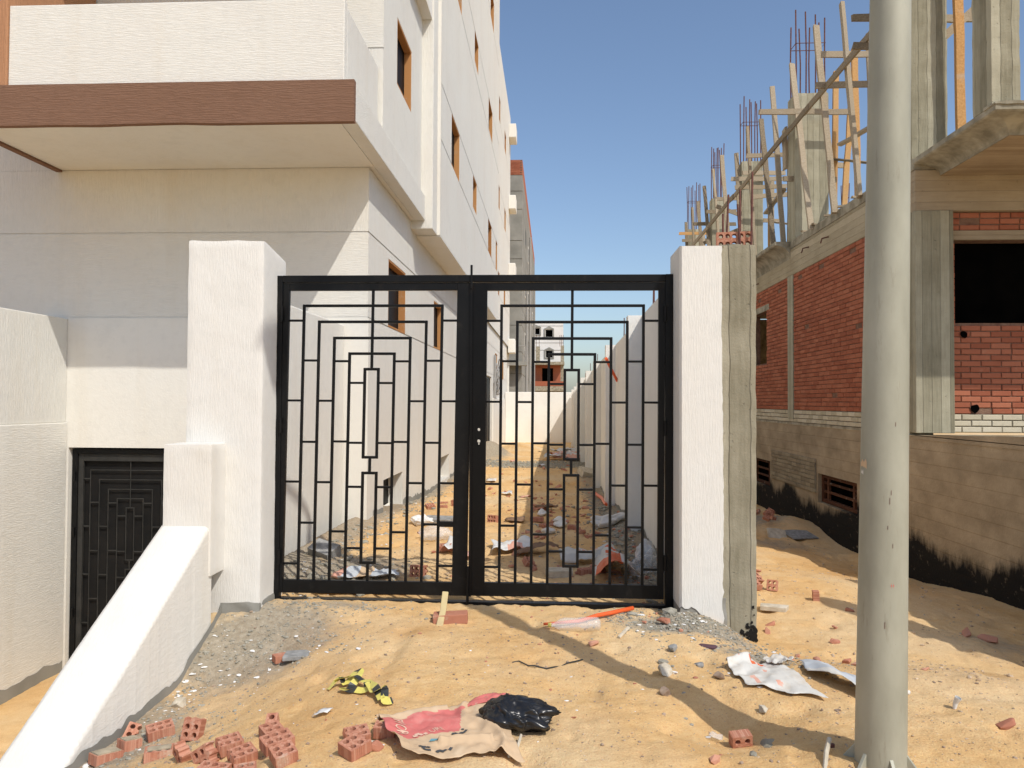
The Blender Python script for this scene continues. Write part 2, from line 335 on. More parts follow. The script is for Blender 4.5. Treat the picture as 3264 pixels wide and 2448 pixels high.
def obj(name, mb, mat, parent=None, smooth=False, bevel=0, base=None, kind=None, label=None):
    b = BASE[parent.name] if parent else Vector(base or (0, 0, 0))
    me = bpy.data.meshes.new(name)
    me.from_pydata([(x-b.x, y-b.y, z-b.z) for x, y, z in mb.v], [], mb.f)
    for mt in (mat if isinstance(mat, (list, tuple)) else [mat]): me.materials.append(mt)
    if any(mb.mi): me.polygons.foreach_set('material_index', mb.mi)
    if mb.uv:
        ul = me.uv_layers.new(name='UVMap')
        for fi, uvs in mb.uv.items():
            for k, li in enumerate(me.polygons[fi].loop_indices): ul.data[li].uv = uvs[k]
    if smooth: me.polygons.foreach_set('use_smooth', [True]*len(me.polygons))
    me.update()
    o = link(bpy.data.objects.new(name, me)); o.location = (0, 0, 0) if parent else b
    if parent: o.parent = parent
    BASE[o.name] = b
    if bevel:
        md = o.modifiers.new('edges', 'BEVEL'); md.width = bevel; md.segments = 2; md.limit_method = 'ANGLE'; md.angle_limit = R(40)
    if kind: o['kind'] = kind
    if label: o['label'] = label
    return o
def thing(name, label, cat, loc, group=None):
    o = link(bpy.data.objects.new(name, None)); o.location = loc; o.empty_display_size = .2
    o['label'] = label; o['category'] = cat
    if group: o['group'] = group
    BASE[o.name] = Vector(loc); return o
def tag(o, label, cat, group=None):
    o['label'] = label; o['category'] = cat
    if group: o['group'] = group
    return o
# value noise
_rng = np.random.default_rng(3); _T = _rng.random((512, 512))
def vnoise(x, y, s=0):
    x = np.asarray(x, float)+s*17.3; y = np.asarray(y, float)+s*9.1
    xi = np.floor(x).astype(int); yi = np.floor(y).astype(int); fx = x-xi; fy = y-yi
    fx = fx*fx*(3-2*fx); fy = fy*fy*(3-2*fy); g = lambda a, b: _T[a % 512, b % 512]
    return (g(xi, yi)*(1-fx)+g(xi+1, yi)*fx)*(1-fy)+(g(xi, yi+1)*(1-fx)+g(xi+1, yi+1)*fx)*fy-.5
def fbm(x, y, f=1.0, o=4, s=0, g=.5):
    r = 0; a = 1.0
    for k in range(o): r = r+a*vnoise(np.asarray(x)*f, np.asarray(y)*f, s+k); f *= 2.03; a *= g
    return r
def S(t): t = np.clip(t, 0, 1); return t*t*(3-2*t)
def rough_box(x0, x1, y0, y1, z0, z1, res=.05, amp=.006, rad=.02, seed=0, faces='xXyYzZ'):
    """plastered block: gridded faces, rounded arrises, uneven by a few mm"""
    mb = MB()
    def ax(a, b): return np.linspace(a, b, max(2, int((b-a)/res)+1))
    X, Y, Z = ax(x0, x1), ax(y0, y1), ax(z0, z1)
    def fix(P):
        lo = np.array([x0, y0, z0])+rad; hi = np.array([x1, y1, z1])-rad
        Q = np.clip(P, lo, hi); d = P-Q; L = np.linalg.norm(d, axis=1, keepdims=True); L[L < 1e-9] = 1
        out = Q+d/L*rad
        q = out*6.0
        n = fbm(q[:, 0]+q[:, 2]*.77, q[:, 1]+q[:, 2], 1.0, 3, seed)
        return out+(d/L)*(n*amp*2)[:, None]
    def grid(A, B, f, flip):
        a, b = np.meshgrid(A, B, indexing='ij'); P = fix(np.array([f(i, j) for i, j in zip(a.ravel(), b.ravel())]))
        nb = len(B); fs = []
        for i in range(len(A)-1):
            for j in range(nb-1):
                q = (i*nb+j, (i+1)*nb+j, (i+1)*nb+j+1, i*nb+j+1); fs.append(q[::-1] if flip else q)
        mb.add(P, fs)
    if 'y' in faces: grid(X, Z, lambda i, j: (i, y0, j), False)
    if 'Y' in faces: grid(X, Z, lambda i, j: (i, y1, j), True)
    if 'x' in faces: grid(Y, Z, lambda i, j: (x0, i, j), True)
    if 'X' in faces: grid(Y, Z, lambda i, j: (x1, i, j), False)
    if 'z' in faces: grid(X, Y, lambda i, j: (i, j, z0), True)
    if 'Z' in faces: grid(X, Y, lambda i, j: (i, j, z1), False)
    return mb

# ------------------------------------------------------------------ ground
def zb(x, y):
    z = -.35*S((-x-.9)/1.6)*S((6.0-y)/1.1)*S((y+2)/4)
    z = z-(.2*S((x-1.0)/.6)*S((y-4.6)/1.1)+.22*S((x-2.2)/2.5))
    z = z-.13*np.exp(-(((x-.92)/.3)**2+((y-4.0)/.33)**2))-.05*np.exp(-(((x-.34)/.5)**2+((y-4.7)/.5)**2))
    z = z-.28*S((y-7.8)/3.2)*S((x-1.35)/.4)
    al = S((1.3-x)/.3)*S((x+2.8)/.1)
    z = z-al*(.25*S((y-10)/6)+.22*S((y-19)/20))
    z = z+al*(.3*np.exp(-(((x+1.3)/.9)**2+((y-31.5)/2.)**2))+.55*np.exp(-(((x+2.2)/.6)**2+((y-27)/1.6)**2)))
    rw = S((-x-2.6)/.2)*S((10.5-y)/.2)
    z = z*(1-rw)+rw*(-.3-1.75*S((y-3.2)/3.0))
    # rubble banks along wall feet
    z = z+.09*np.exp(-((x+2.7)/.28)**2)*S((y-6.6)/.5)*S((11.5-y)/2)*al+.10*np.exp(-((x-1.0)/.28)**2)*S((y-6.3)/.4)*S((12-y)/2)*al
    z = z+.07*np.exp(-(((x-1.05)/.45)**2+((y-5.72)/.16)**2))+.05*np.exp(-(((x+1.95)/.5)**2+((y-5.9)/.2)**2))
    z = z+.24*np.exp(-(((x-4.3)/.6)**2+((y-14.2)/.9)**2))+.12*np.exp(-(((x-4.62)/.22)**2+((y-11.4)/.5)**2))
    return z
def zn(x, y):
    x = np.asarray(x, float); y = np.asarray(y, float)
    near = S((9-np.abs(x))/3)*S((60-y)/20)
    n = fbm(x, y, 1.1, 2, 1)*.02+fbm(x, y, 5.0, 4, 5, .62)*.011+fbm(x, y, 22, 2, 13)*.009
    n = n+S((y-6.6)/.6)*S((24-y)/4)*S((1.1-x)/.2)*S((x+2.5)/.3)*(fbm(x, y, 3.2, 4, 41, .65)*.05)
    dents = np.maximum(0, vnoise(x*5.5, y*4.1, 9)-.17)*-.11+np.maximum(0, vnoise(x*9, y*9, 4)-.24)*-.05
    return zb(x, y)+near*(n+dents)
def gz(x, y): return float(zn(x, y))
def dens(a, b, step): return list(np.arange(a, b, step))
gx = dens(-220, -20, 25)+dens(-20, -7, 1.0)+dens(-7, -3.2, .12)+dens(-3.2, 4.4, .026)+dens(4.4, 8, .15)+dens(8, 20, 1.5)+dens(20, 221, 25)
gy = dens(-160, -10, 15)+dens(-10, 2.6, .6)+dens(2.6, 7.2, .024)+dens(7.2, 13, .042)+dens(13, 42, .14)+dens(42, 70, 3)+dens(70, 420, 35)
GX, GY = np.meshgrid(np.array(gx), np.array(gy), indexing='ij'); GZ = zn(GX, GY)
nx, ny = GX.shape
V = np.stack([GX.ravel(), GY.ravel(), GZ.ravel()], 1)
ii, jj = np.meshgrid(np.arange(nx-1), np.arange(ny-1), indexing='ij'); a = (ii*ny+jj).ravel()
F = np.stack([a, a+ny, a+ny+1, a+1], 1)
me = bpy.data.meshes.new('ground'); me.vertices.add(len(V)); me.vertices.foreach_set('co', V.ravel())
me.loops.add(F.size); me.loops.foreach_set('vertex_index', F.ravel().astype(np.int32))
me.polygons.add(len(F)); me.polygons.foreach_set('loop_start', np.arange(0, F.size, 4).astype(np.int32))
me.polygons.foreach_set('use_smooth', np.ones(len(F), bool))
me.update(calc_edges=True); me.validate()
def G(cx, cy, sx_, sy_, k=1.0): return k*np.exp(-(((GX-cx)/sx_)**2+((GY-cy)/sy_)**2))
grey = np.maximum.reduce([G(-2.1, 5.45, .62, .55, 1.1), G(-1.6, 5.9, .35, .14, .7), G(1.0, 5.6, .5, .2, 1.15), G(1.35, 5.2, .35, .3, .75), G(-2.5, 4.3, .42, .8, .95), G(-2.2, 4.2, .5, .5, .55), G(-1.95, 7.2, .75, .7, 1.05),
    .95*np.exp(-((GX+2.6)/.45)**2)*S((GY-6.3)/.3)*S((30-GY)/8), 1.0*np.exp(-((GX-1.0)/.42)**2)*S((GY-6.3)/.3)*S((40-GY)/10),
    G(-2.1, 26.5, .7, 2.2, 1.1), .9*np.exp(-((GY-23.2)/1.0)**2)*S((1.2-GX)/.4)*S((GX+2.8)/.3), G(.25, 6.6, .9, .3, .5), G(-1.4, 6.6, 1.0, .3, .65), G(3.3, 12.3, 1.2, .7, .6), G(3.7, 6.4, .8, .4, .5), G(3.9, 15, .6, 1.5, .9)])
damp = np.clip(np.maximum.reduce([G(-.95, 5.4, .2, .12, .5), G(3.9, 9.6, .5, 1.8, .5), G(-1.45, 10.6, .9, 2.0, .35), G(-1.2, 3.95, .25, .2, .3)])+.25*np.clip(fbm(GX, GY, .8, 3, 21), 0, 1), 0, .7)
ca = me.color_attributes.new('cover', 'FLOAT_COLOR', 'POINT')
cc = np.zeros((nx*ny, 4), np.float32); cc[:, 0] = np.clip(grey, 0, 1).ravel(); cc[:, 1] = damp.ravel(); cc[:, 3] = 1
ca.data.foreach_set('color', cc.ravel()); me.materials.append(SAND)
g_o = link(bpy.data.objects.new('ground', me)); g_o['kind'] = 'structure'

# ------------------------------------------------------------------ white apartment building
AB = thing('apartment_building', 'white plastered apartment block with brown edged balcony and timber window openings', 'building', (-8, 10.15, 0))
def side_window(X, y0, y1, z0, z1, parent=AB, name='window_frame'):
    """timber sub-frame in a wall that faces +X, black sheet behind for the unlit room"""
    f = MB(); t = .035; xa, xb = X-.115, X-.004
    f.box(xa, xb, y0+.002, y0+t, z0+.002, z1-.002); f.box(xa, xb, y1-t, y1-.002, z0+.002, z1-.002)
    f.box(xa, xb, y0+t, y1-t, z1-t, z1-.002); f.box(xa, xb, y0+t, y1-t, z0+.002, z0+t)
    o = obj(name, f, FRAMEWOOD, parent, bevel=.003)
    p = MB(); p.box(X-.14, X-.124, y0+.01, y1-.01, z0+.01, z1-.01); obj('unlit_fill', p, ROOM_SHADE, o)  # sheet coloured near black for the unlit room
def strip_wall(X, ya, yb, zbands, wins, mats, depth=.22, groove=.02, names=('wall_band', 'wall_panel')):
    """wall facing +X in horizontal bands with grooves between; wins: (y0,y1,z0,z1)"""
    gm = MB()
    for i in range(len(zbands)-1):
        za, zb_ = zbands[i], zbands[i+1]
        za2 = za+(groove/2 if i else 0); zb2 = zb_-(groove/2 if i < len(zbands)-2 else 0)
        mb = MB(); hs = [(a, b, max(c, za2), min(d, zb2)) for a, b, c, d in wins if c < zb2 and d > za2]
        hs = [(a, b, za2 if abs(c-za2) < .06 else c, zb2 if abs(d-zb2) < .06 else d) for a, b, c, d in hs]
        mb.wall((X, 0, 0), (0, 1, 0), (0, 0, 1), (1, 0, 0), (ya, yb), (za2, zb2), hs, depth)
        obj(names[0] if i % 2 else names[1], mb, mats[i % len(mats)], AB)
        if i: gm.wall((X-.010, 0, 0), (0, 1, 0), (0, 0, 1), (1, 0, 0), (ya, yb), (za-groove/2-.01, za+groove/2+.01), [(a, b, za-1, za+1) for a, b, c, d in wins if c < za-.03 and d > za+.03], .01)
    if gm.v: obj('groove', gm, PL_SM, AB)
# ground floor, wall facing the passage
GX_ = -2.47
gw = [(11.42, 12.78, 2.72, 3.75), (15.87, 17.15, 2.72, 3.71), (20.2, 21.5, 2.72, 3.71), (24.6, 25.9, 2.72, 3.71), (33.0, 34.3, 2.72, 3.71), (37.6, 38.8, 2.72, 3.71)]
bw = [(11.2, 12.66, -.12, .44), (16.81, 18.43, -.19, .35), (22.2, 23.8, -.25, .3), (34.0, 35.2, -.4, .05)]
strip_wall(GX_, 10.15, 42.8, [-1.2, 2.72, 3.87, 4.738], gw+bw+[(28.8, 31.1, -.6, 2.6)], [PL_V, PL_G, PL_V], .24)
for a in gw: side_window(GX_, *a)
for y0, y1, z0, z1 in bw:
    s_ = MB(); s_.prism([(GX_-.235, z0+.04), (GX_+.03, z0-.10), (GX_+.03, z0-.16), (GX_-.235, z0-.16)], 'Y', y0-.02, y1+.02)
    s_.v = [(x, y, z) for x, y, z in s_.v]
    so_ = obj('cellar_sill', s_, PL_SM, AB, bevel=.006)
    p = MB(); p.box(GX_-.26, GX_-.245, y0-.01, y1+.01, z0-.05, z1+.01); obj('cellar_unlit_fill', p, ROOM_SHADE, AB)  # sheet blackened for the unlit cellar
d_ = MB(); d_.box(GX_-.14, GX_-.08, 28.82, 31.08, -.6, 2.58); dr = obj('side_door', d_, BLACK, AB)
d_ = MB(); d_.box(GX_-.08, GX_-.06, 29.9, 29.93, -.5, 2.5); d_.box(GX_-.08, GX_-.05, 28.85, 28.95, -.5, 2.55); d_.box(GX_-.08, GX_-.05, 30.95, 31.05, -.5, 2.55); obj('door_stile', d_, BLACK, dr)
mb = MB(); mb.box(GX_-.002, GX_+.05, 31.6, 42.4, -1.0, 1.75); obj('plinth', mb, PL_SM, AB, bevel=.01)
# ground floor, front wall with the cellar doorway
def front(za, zb_, mat, nm, y=10.15, holes=(), x0=-14, x1=-2.47, d=.35):
    mb = MB(); mb.wall((0, y, 0), (1, 0, 0), (0, 0, 1), (0, -1, 0), (x0, x1), (za, zb_), list(holes), d); obj(nm, mb, mat, AB)
DOOR = (-6.56, -4.93, -2.05, .95)
front(-2.3, 2.71, PL_SM, 'plinth_wall', 10.135, [DOOR], x1=-2.455)
front(2.71, 2.73, PL_SM, 'groove', 10.152, x1=-2.472)
front(2.73, 3.86, PL_H, 'wall_band'); front(3.86, 3.88, PL_SM, 'groove', 10.158, x1=-2.478); front(3.88, 4.74, PL_V, 'wall_panel')
mb = MB(); mb.box(-2.472, -2.456, 10.137, 10.5, -2.3, 2.709); obj('plinth_return', mb, PL_G, AB)
mb = MB()   # black back sheet standing in for darkness in the cellar doorway
mb.box(-6.6, -4.9, 10.48, 10.5, -2.3, 1.0); obj('doorway_back', mb, SHADE_BLACK, AB)
# balcony
BX0, BX1, BY = -6.75, -2.22, 8.42
mb = MB(); mb.box(BX0+.03, -2.401, BY+.05, 10.13, 4.742, 5.0); obj('balcony_slab', mb, PL_SM, AB)
mb = MB(); nseg = 40
for i in range(nseg):
    xa = BX0+(BX1-BX0)*i/nseg; xb = BX0+(BX1-BX0)*(i+1)/nseg
    za = 4.722+.012*vnoise(xa*2.1, 0, 3)*2; zb2 = 4.722+.012*vnoise(xb*2.1, 0, 3)*2
    mb.add([(xa, BY-.03, za), (xb, BY-.03, zb2), (xb, BY-.03, 5.19), (xa, BY-.03, 5.19), (xa, BY+.05, za), (xb, BY+.05, zb2), (xb, BY+.05, 5.19), (xa, BY+.05, 5.19)],
           [(0, 1, 2, 3), (0, 4, 5, 1), (3, 2, 6, 7)]+([(0, 3, 7, 4)] if i == 0 else [])+([(1, 5, 6, 2)] if i == nseg-1 else []))
obj('balcony_fascia', mb, BROWN, AB)
mb = MB(); mb.box(BX0-.05, BX0+.03, BY+.05, 10.13, 4.715, 5.19); obj('side_fascia', mb, BROWN, AB)
mb = MB(); mb.box(-6.27, -2.352, BY+.03, BY+.16, 5.19, 6.14); obj('parapet_front', mb, PL_H, AB, bevel=.012)
mb = MB(); mb.box(-2.44, -2.3525, BY+.16, 10.13, 5.19, 6.09); obj('parapet_side', mb, PL_V, AB, bevel=.01)
mb = MB(); mb.box(-6.75, -6.272, BY+.0, 10.12, 5.191, 8.26); obj('balcony_fin', mb, ORANGE_PL, AB, bevel=.012)  # tan fin, deepened into a partition to keep sun off the wall beyond
mb = MB(); mb.box(-2.40, BX1, BY+.05, 13.2, 4.742, 5.17); obj('edge_band', mb, PL_G, AB, bevel=.012)
mb = MB(); mb.box(-2.6, -2.401, 10.16, 13.2, 4.745, 5.1); obj('soffit_strip', mb, PL_SM, AB)
# upper balcony over it, its underside just enters the frame
mb = MB(); mb.box(-7.2, -2.12, 8.4, 13.2, 8.27, 8.75); obj('upper_balcony_slab', mb, PL_SM, AB, bevel=.012)
# first-floor wall with its window and the stepped return to the main block
front(4.742, 6.35, PL_V, 'wall_panel', x1=-2.29); front(6.37, 7.37, PL_H, 'wall_band', x1=-2.29); front(7.39, 8.27, PL_V, 'wall_panel', x1=-2.29)
front(6.35, 6.37, PL_SM, 'groove', 10.158, x1=-2.298); front(7.37, 7.39, PL_SM, 'groove', 10.158, x1=-2.298)
front(8.75, 19.5, PL_V, 'wall_panel', x1=-2.29)
w1 = [(11.05, 12.2, 6.25, 7.24)]
mb = MB(); mb.wall((-2.29, 0, 0), (0, 1, 0), (0, 0, 1), (1, 0, 0), (10.15, 13.2), (5.17, 8.27), w1, .22); obj('wall_panel', mb, PL_V, AB)
mb = MB(); mb.box(-2.5, -2.29, 10.16, 13.2, 8.75, 19.5); obj('wall_panel', mb, PL_V, AB)
for a in w1: side_window(-2.29, *a)
mb = MB(); mb.box(-2.6, -2.09, 13.2, 13.72, 4.60, 19.5); obj('corner_step', mb, PL_V, AB, bevel=.01)
MX = -2.03
mw = [(15.18, 16.48, 6.35, 7.38), (19.33, 20.28, 6.55, 7.38), (23.96, 25.3, 6.35, 7.38), (27.2, 27.9, 6.35, 7.38),
      (15.5, 16.73, 10.12, 11.2), (19.53, 20.52, 10.40, 11.2), (23.88, 25.4, 10.2, 11.2), (15.2, 16.5, 14.1, 15.1), (19.5, 20.5, 14.1, 15.1), (24.4, 25.8, 14.08, 15.1)]
strip_wall(MX, 13.72, 28.5, [4.6, 6.35, 7.38, 10.12, 11.2, 14.1, 15.1, 19.5], mw, [PL_V, PL_G], .22)
for a in mw: side_window(MX, *a)
mb = MB(); mb.box(-2.6, MX-.002, 13.72, 13.76, 4.602, 19.5); mb.box(-2.6, MX-.002, 13.74, 28.5, 4.58, 4.598); mb.box(-14, MX-.002, 28.46, 28.5, 4.6, 19.5); obj('return_wall', mb, PL_SM, AB)
FX = -2.4
fwn = [(33.1, 34.45, 6.35, 7.38), (37.6, 38.8, 6.35, 7.38), (33.1, 34.4, 10.2, 11.2), (37.8, 38.9, 10.2, 11.25), (33.3, 34.5, 14.2, 15.2), (37.6, 38.8, 14.1, 15.05)]
strip_wall(FX, 28.5, 42.8, [4.6, 6.35, 7.38, 10.2, 11.22, 14.15, 15.2, 17.5], fwn, [PL_V, PL_G], .22)
for a in fwn: side_window(FX, *a)
mb = MB(); mb.box(-14, FX-.004, 42.5, 42.8, -1, 17.5); mb.box(-14, FX-.25, 28.5, 42.5, 17.3, 17.48); mb.box(-14, -2.05, 10.4, 28.4, 19.4, 19.49); mb.box(-14, -2.5, 10.5, 42.5, 4.42, 4.578)
mb.box(-14, -13.7, 10.3, 42.5, -2, 17.4); obj('rear_wall', mb, PL_SM, AB)
for z0 in (4.25, 8.35, 12.05, 15.95):
    mb = MB(); mb.box(FX-.002, -2.02, 41.3, 42.6, z0, z0+.75); obj('service_ledge', mb, PL_SM, AB, bevel=.03)
# cable bundle on its wall
cb = thing('cable_bundle', 'tangled bundle of grey electrical cable hanging beside the dark side door of the white building', 'cables', (-2.42, 32.4, 2.6))
rng = random.Random(4)
for k in range(14):
    mb = MB(); a0 = rng.uniform(0, 6.3); pts = []
    rad = rng.uniform(.3, .75); cy = 33.2+rng.uniform(-.5, .5); cz = 2.6+rng.uniform(-.3, .3)
    for i in range(15):
        t = a0+i*.36; pts.append((-2.36+.12*math.sin(t*1.3+k), cy+rad*1.5*math.cos(t)+.2*math.sin(t*3), cz+rad*math.sin(t)+.1*math.cos(t*2.3)))
    mb.tube(pts, .02, 5); obj('cable', mb, CABLE, cb)
mb = MB(); mb.tube([(-2.4, 32.1, 3.55), (-2.39, 32.12, 2.8), (-2.4, 32.1, 1.75)], .05, 6); obj('conduit', mb, CABLE, cb)

# ------------------------------------------------------------------ patterned steel leaves
def hole_cell(mb, a0, a1, b0, b1, ca, cb_, r, t0, t1, P, n=12, half=None, mi=0):
    """rectangle a0..a1 x b0..b1 between depths t0,t1 pierced by a round hole; P maps (a,b,t) to xyz;
    half='a1': the cell is cut through the hole's centre line at a1, leaving a scallop"""
    if half is None:
        ang = [2*math.pi*k/n for k in range(n+1)]
    else:
        ang = [math.pi/2+math.pi*k/(n//2) for k in range(n//2+1)]
    def edge(th):
        dx, dy = math.cos(th), math.sin(th); ts = []
        if dx > 1e-6: ts.append((a1-ca)/dx)
        if dx < -1e-6: ts.append((a0-ca)/dx)
        if dy > 1e-6: ts.append((b1-cb_)/dy)
        if dy < -1e-6: ts.append((b0-cb_)/dy)
        t = min(x for x in ts if x >= 0); return ca+dx*t, cb_+dy*t
    # include the rectangle corners among the rays
    lo_, hi_ = ang[0], ang[-1]
    for (x, y) in ((a0, b0), (a1, b0), (a1, b1), (a0, b1)):
        th = math.atan2(y-cb_, x-ca) % (2*math.pi)
        if lo_ < th < hi_: ang.append(th)
    ang.sort()
    for k in range(len(ang)-1):
        t_a, t_b = ang[k], ang[k+1]
        ea, eb = edge(t_a), edge(t_b)
        if half: ea = (min(ea[0], a1), ea[1]); eb = (min(eb[0], a1), eb[1])
        ia = (ca+r*math.cos(t_a), cb_+r*math.sin(t_a)); ib = (ca+r*math.cos(t_b), cb_+r*math.sin(t_b))
        vs = [P(*ea, t0), P(*eb, t0), P(*ib, t0), P(*ia, t0), P(*ea, t1), P(*eb, t1), P(*ib, t1), P(*ia, t1)]
        mb.add(vs, [(0, 1, 2, 3), (7, 6, 5, 4), (3, 2, 6, 7), (1, 0, 4, 5)], mi)
def leaf(parent, x0, x1, zb0, zt, y, pat_dz=0.0, lean=0.0, stile=(.05, .118), top=.06, bot=.105, b=.022, mod=.1285, mats=BLACK, name='leaf', holes=()):
    """frame plus stepped-arch bars; x0..x1 is the clear opening"""
    sh = lambda x, z: x+lean*(z-zt)
    f = MB(); d = .04
    def bx(mb, xa, xb, za, zb_, dd, off=0):
        mb.add([(sh(x, z), yy, z) for z in (za, zb_) for yy in (y-dd/2+off, y+dd/2+off) for x in (xa, xb)],
               [(0, 2, 3, 1), (4, 5, 7, 6), (0, 1, 5, 4), (2, 6, 7, 3), (0, 4, 6, 2), (1, 3, 7, 5)])
    if holes:
        dx_ = lean*(1.33-zt); x0s = x0; x0 = x0+dx_; xl = x0-stile[0]; zs = [h[1]-.03 for h in holes]+[h[1]+.03 for h in holes]
        bx(f, x0s-stile[0], x0s, zb0-bot, min(zs), d); bx(f, x0s-stile[0], x0s, max(zs), zt+top, d)
        hz = sorted(holes, key=lambda h: h[1]); z0 = min(zs)
        for q, (hx, hz_, hr, slot) in enumerate(hz):
            z1 = (hz_+hz[q+1][1])/2 if q+1 < len(hz) else max(zs)
            cut = hz_-hr*2.6 if slot else None
            if slot:   # slot of a profile cylinder below the round
                f.box(xl, hx-.006, y-d/2, y+d/2, z0, hz_-hr); f.box(hx+.006, x0, y-d/2, y+d/2, z0, hz_-hr); f.box(hx-.006, hx+.006, y-d/2, y+d/2, z0, cut)
                hole_cell(f, xl, x0, hz_-hr, z1, hx, hz_, hr*.98, y-d/2, y+d/2, lambda a, b, t: (a, t, b))
            else: hole_cell(f, xl, x0, z0, z1, hx, hz_, hr, y-d/2, y+d/2, lambda a, b, t: (a, t, b))
            z0 = z1
        x0 = x0s
    else: bx(f, x0-stile[0], x0, zb0-bot, zt+top, d)
    bx(f, x1, x1+stile[1], zb0-bot, zt+top, d)
    bx(f, x0, x1, zt, zt+top, d, .001); bx(f, x0, x1, zb0-bot, zb0, d, .001)
    o = obj(name, f, mats, parent, bevel=.004)
    c = (x0+x1)/2
    def bar(xa, xb, za, zb_, k=0):
        mb = MB(); bx(mb, xa, xb, za, zb_, b-.002*k, 0); obj('bar', mb, mats, o, bevel=.0035)
    h = b/2
    L = [mod*i for i in range(1, 5)]  # leg offsets outward 1..4
    off = [.055]+[.055+.127*i for i in range(1, 5)]    # inner rect then legs
    ztop = [zt-.634, zt-.509, zt-.383, zt-.252, zt-.122]
    for i in range(1, 5):
        for s in (-1, 1): bar(c+s*off[i]-h, c+s*off[i]+h, zb0, ztop[i]+h)
        bar(c-off[i]+h, c+off[i]-h, ztop[i]-h, ztop[i]+h)
    za = [zt-.0, ztop[4], ztop[3], ztop[2], ztop[1], ztop[0]]
    for i in range(5): bar(c-h, c+h, za[i+1]+h, za[i]-(h if i else 0), 1)
    A0, A1 = zt-1.342, ztop[0]
    B0, B1 = zt-2.184, zt-1.468
    for (p0, p1) in ((A0, A1), (B0, B1)):
        for s in (-1, 1): bar(c+s*off[0]-h, c+s*off[0]+h, p0-h, p1+h)
        bar(c-off[0]+h, c+off[0]-h, p1-h, p1+h); bar(c-off[0]+h, c+off[0]-h, p0-h, p0+h)
    bar(c-h, c+h, B1+h, A0-h, 1); bar(c-h, c+h, zb0, B0-h, 1)
    lv = {(0, 1): [.745, 1.227, 1.58, 2.07], (1, 2): [.57, 1.217, 1.938], (2, 3): [.89, 1.545], (3, 4): [.565, 1.222, 1.872], (4, 5): [.242, .889, 1.543, 2.2]}
    edge = off+[None]
    for (i, j), zs in lv.items():
        for dz in zs:
            z = zt-dz
            for s in (-1, 1):
                xa = c+s*(off[i]+h); xb = c+s*(off[j]-h) if j < 5 else (x1 if s > 0 else x0)
                if (i, j) == (0, 1) and s == 1 and dz > 2.0: pass
                bar(min(xa, xb), max(xa, xb), z-.009, z+.009, 1)
    return o
GY0 = 6.12
gate = thing('double_gate', 'tall black steel double gate of stepped arch bars between two white posts', 'gate', (-.65, GY0, 0))
mb = MB()
mb.box(-2.252, -2.182, GY0-.03, GY0+.03, -.04, 2.611); mb.box(.887, .955, GY0-.03, GY0+.03, -.02, 2.614)
mb.box(-2.182, .887, GY0-.03, GY0+.03, 2.555, 2.612)
obj('gate_frame', mb, BLACK, gate, bevel=.004)
mb = MB(); mb.box(-2.182, .887, GY0-.035, GY0+.035, -.05, .018); obj('threshold_bar', mb, BLACK, gate, bevel=.004)
LL = leaf(gate, -2.128, -.762, .165, 2.491, GY0, lean=.012)
LR = leaf(gate, -.522, .836, .168, 2.489, GY0, lean=.004, stile=(.114, .05), holes=((-.583, 1.286, .014, True), (-.583, 1.378, .012, False)))
# leaf stile faces lying on the tubes: meeting stile, keyholes, latch, bolts, hinges
mb = MB(); mb.box(-.655, -.636, GY0-.034, GY0-.021, .06, 2.548); obj('cover_strip', mb, BLACK, gate)
mb = MB(); mb.box(-.915, -.775, GY0-.02, GY0+.02, .602, .645); obj('bolt_box', mb, BLACK, gate, bevel=.004)
mb = MB(); mb.box(-.655, -.637, GY0-.045, GY0-.036, 2.50, 2.69); obj('drop_bolt', mb, BLACK, gate, bevel=.003)
mb = MB(); mb.tube([(-.66, GY0-.048, .3), (-.662, GY0-.05, -.07)], .011, 8); obj('drop_bolt', mb, BLACK, gate)
for hx in (-2.182, .887):
    for hz in (.35, 1.4, 2.3):
        mb = MB(); mb.tube([(hx, GY0-.036, hz-.06), (hx, GY0-.036, hz+.06)], .013, 8); obj('hinge', mb, BLACK, gate)
cg = thing('basement_gate', 'narrow black steel gate at the sunken basement doorway beside the sloping wall', 'gate', (-5.75, 10.25, -2.05))
mb = MB(); mb.box(-6.545, -6.47, 10.2, 10.27, -2.05, .925); mb.box(-5.02, -4.945, 10.2, 10.27, -2.05, .925); mb.box(-6.47, -5.02, 10.2, 10.27, .86, .925); obj('gate_frame', mb, BLACK, cg, bevel=.004)
GREYBAR = speckled('worn_black_paint', (.028, .028, .026), (.042, .041, .038), (6, 6, 6), .55, (40, 40, 40), .1, .002)
leaf(cg, -6.40, -5.09, -1.9, .76, 10.24, stile=(.07, .07), top=.1, bot=.12, b=.013, mats=GREYBAR)
mb = MB(); mb.box(-6.45, -5.04, 10.275, 10.285, -2.0, .83); obj('backing_sheet', mb, DARKGREY, cg)
for hz in (-1.3, -.2, .55):
    mb = MB(); mb.tube([(-6.50, 10.185, hz-.06), (-6.50, 10.185, hz+.06)], .013, 8); obj('hinge', mb, BLACK, cg)

# ------------------------------------------------------------------ posts and boundary walls
lp = thing('gate_post', 'square white plastered gate post where the sloping wall ends', 'gate post', (-2.5, 6.0, 0))
mb = rough_box(-2.825, -2.223, 5.80, 6.30, -.4, 2.845, .03, .002, .014, 2)
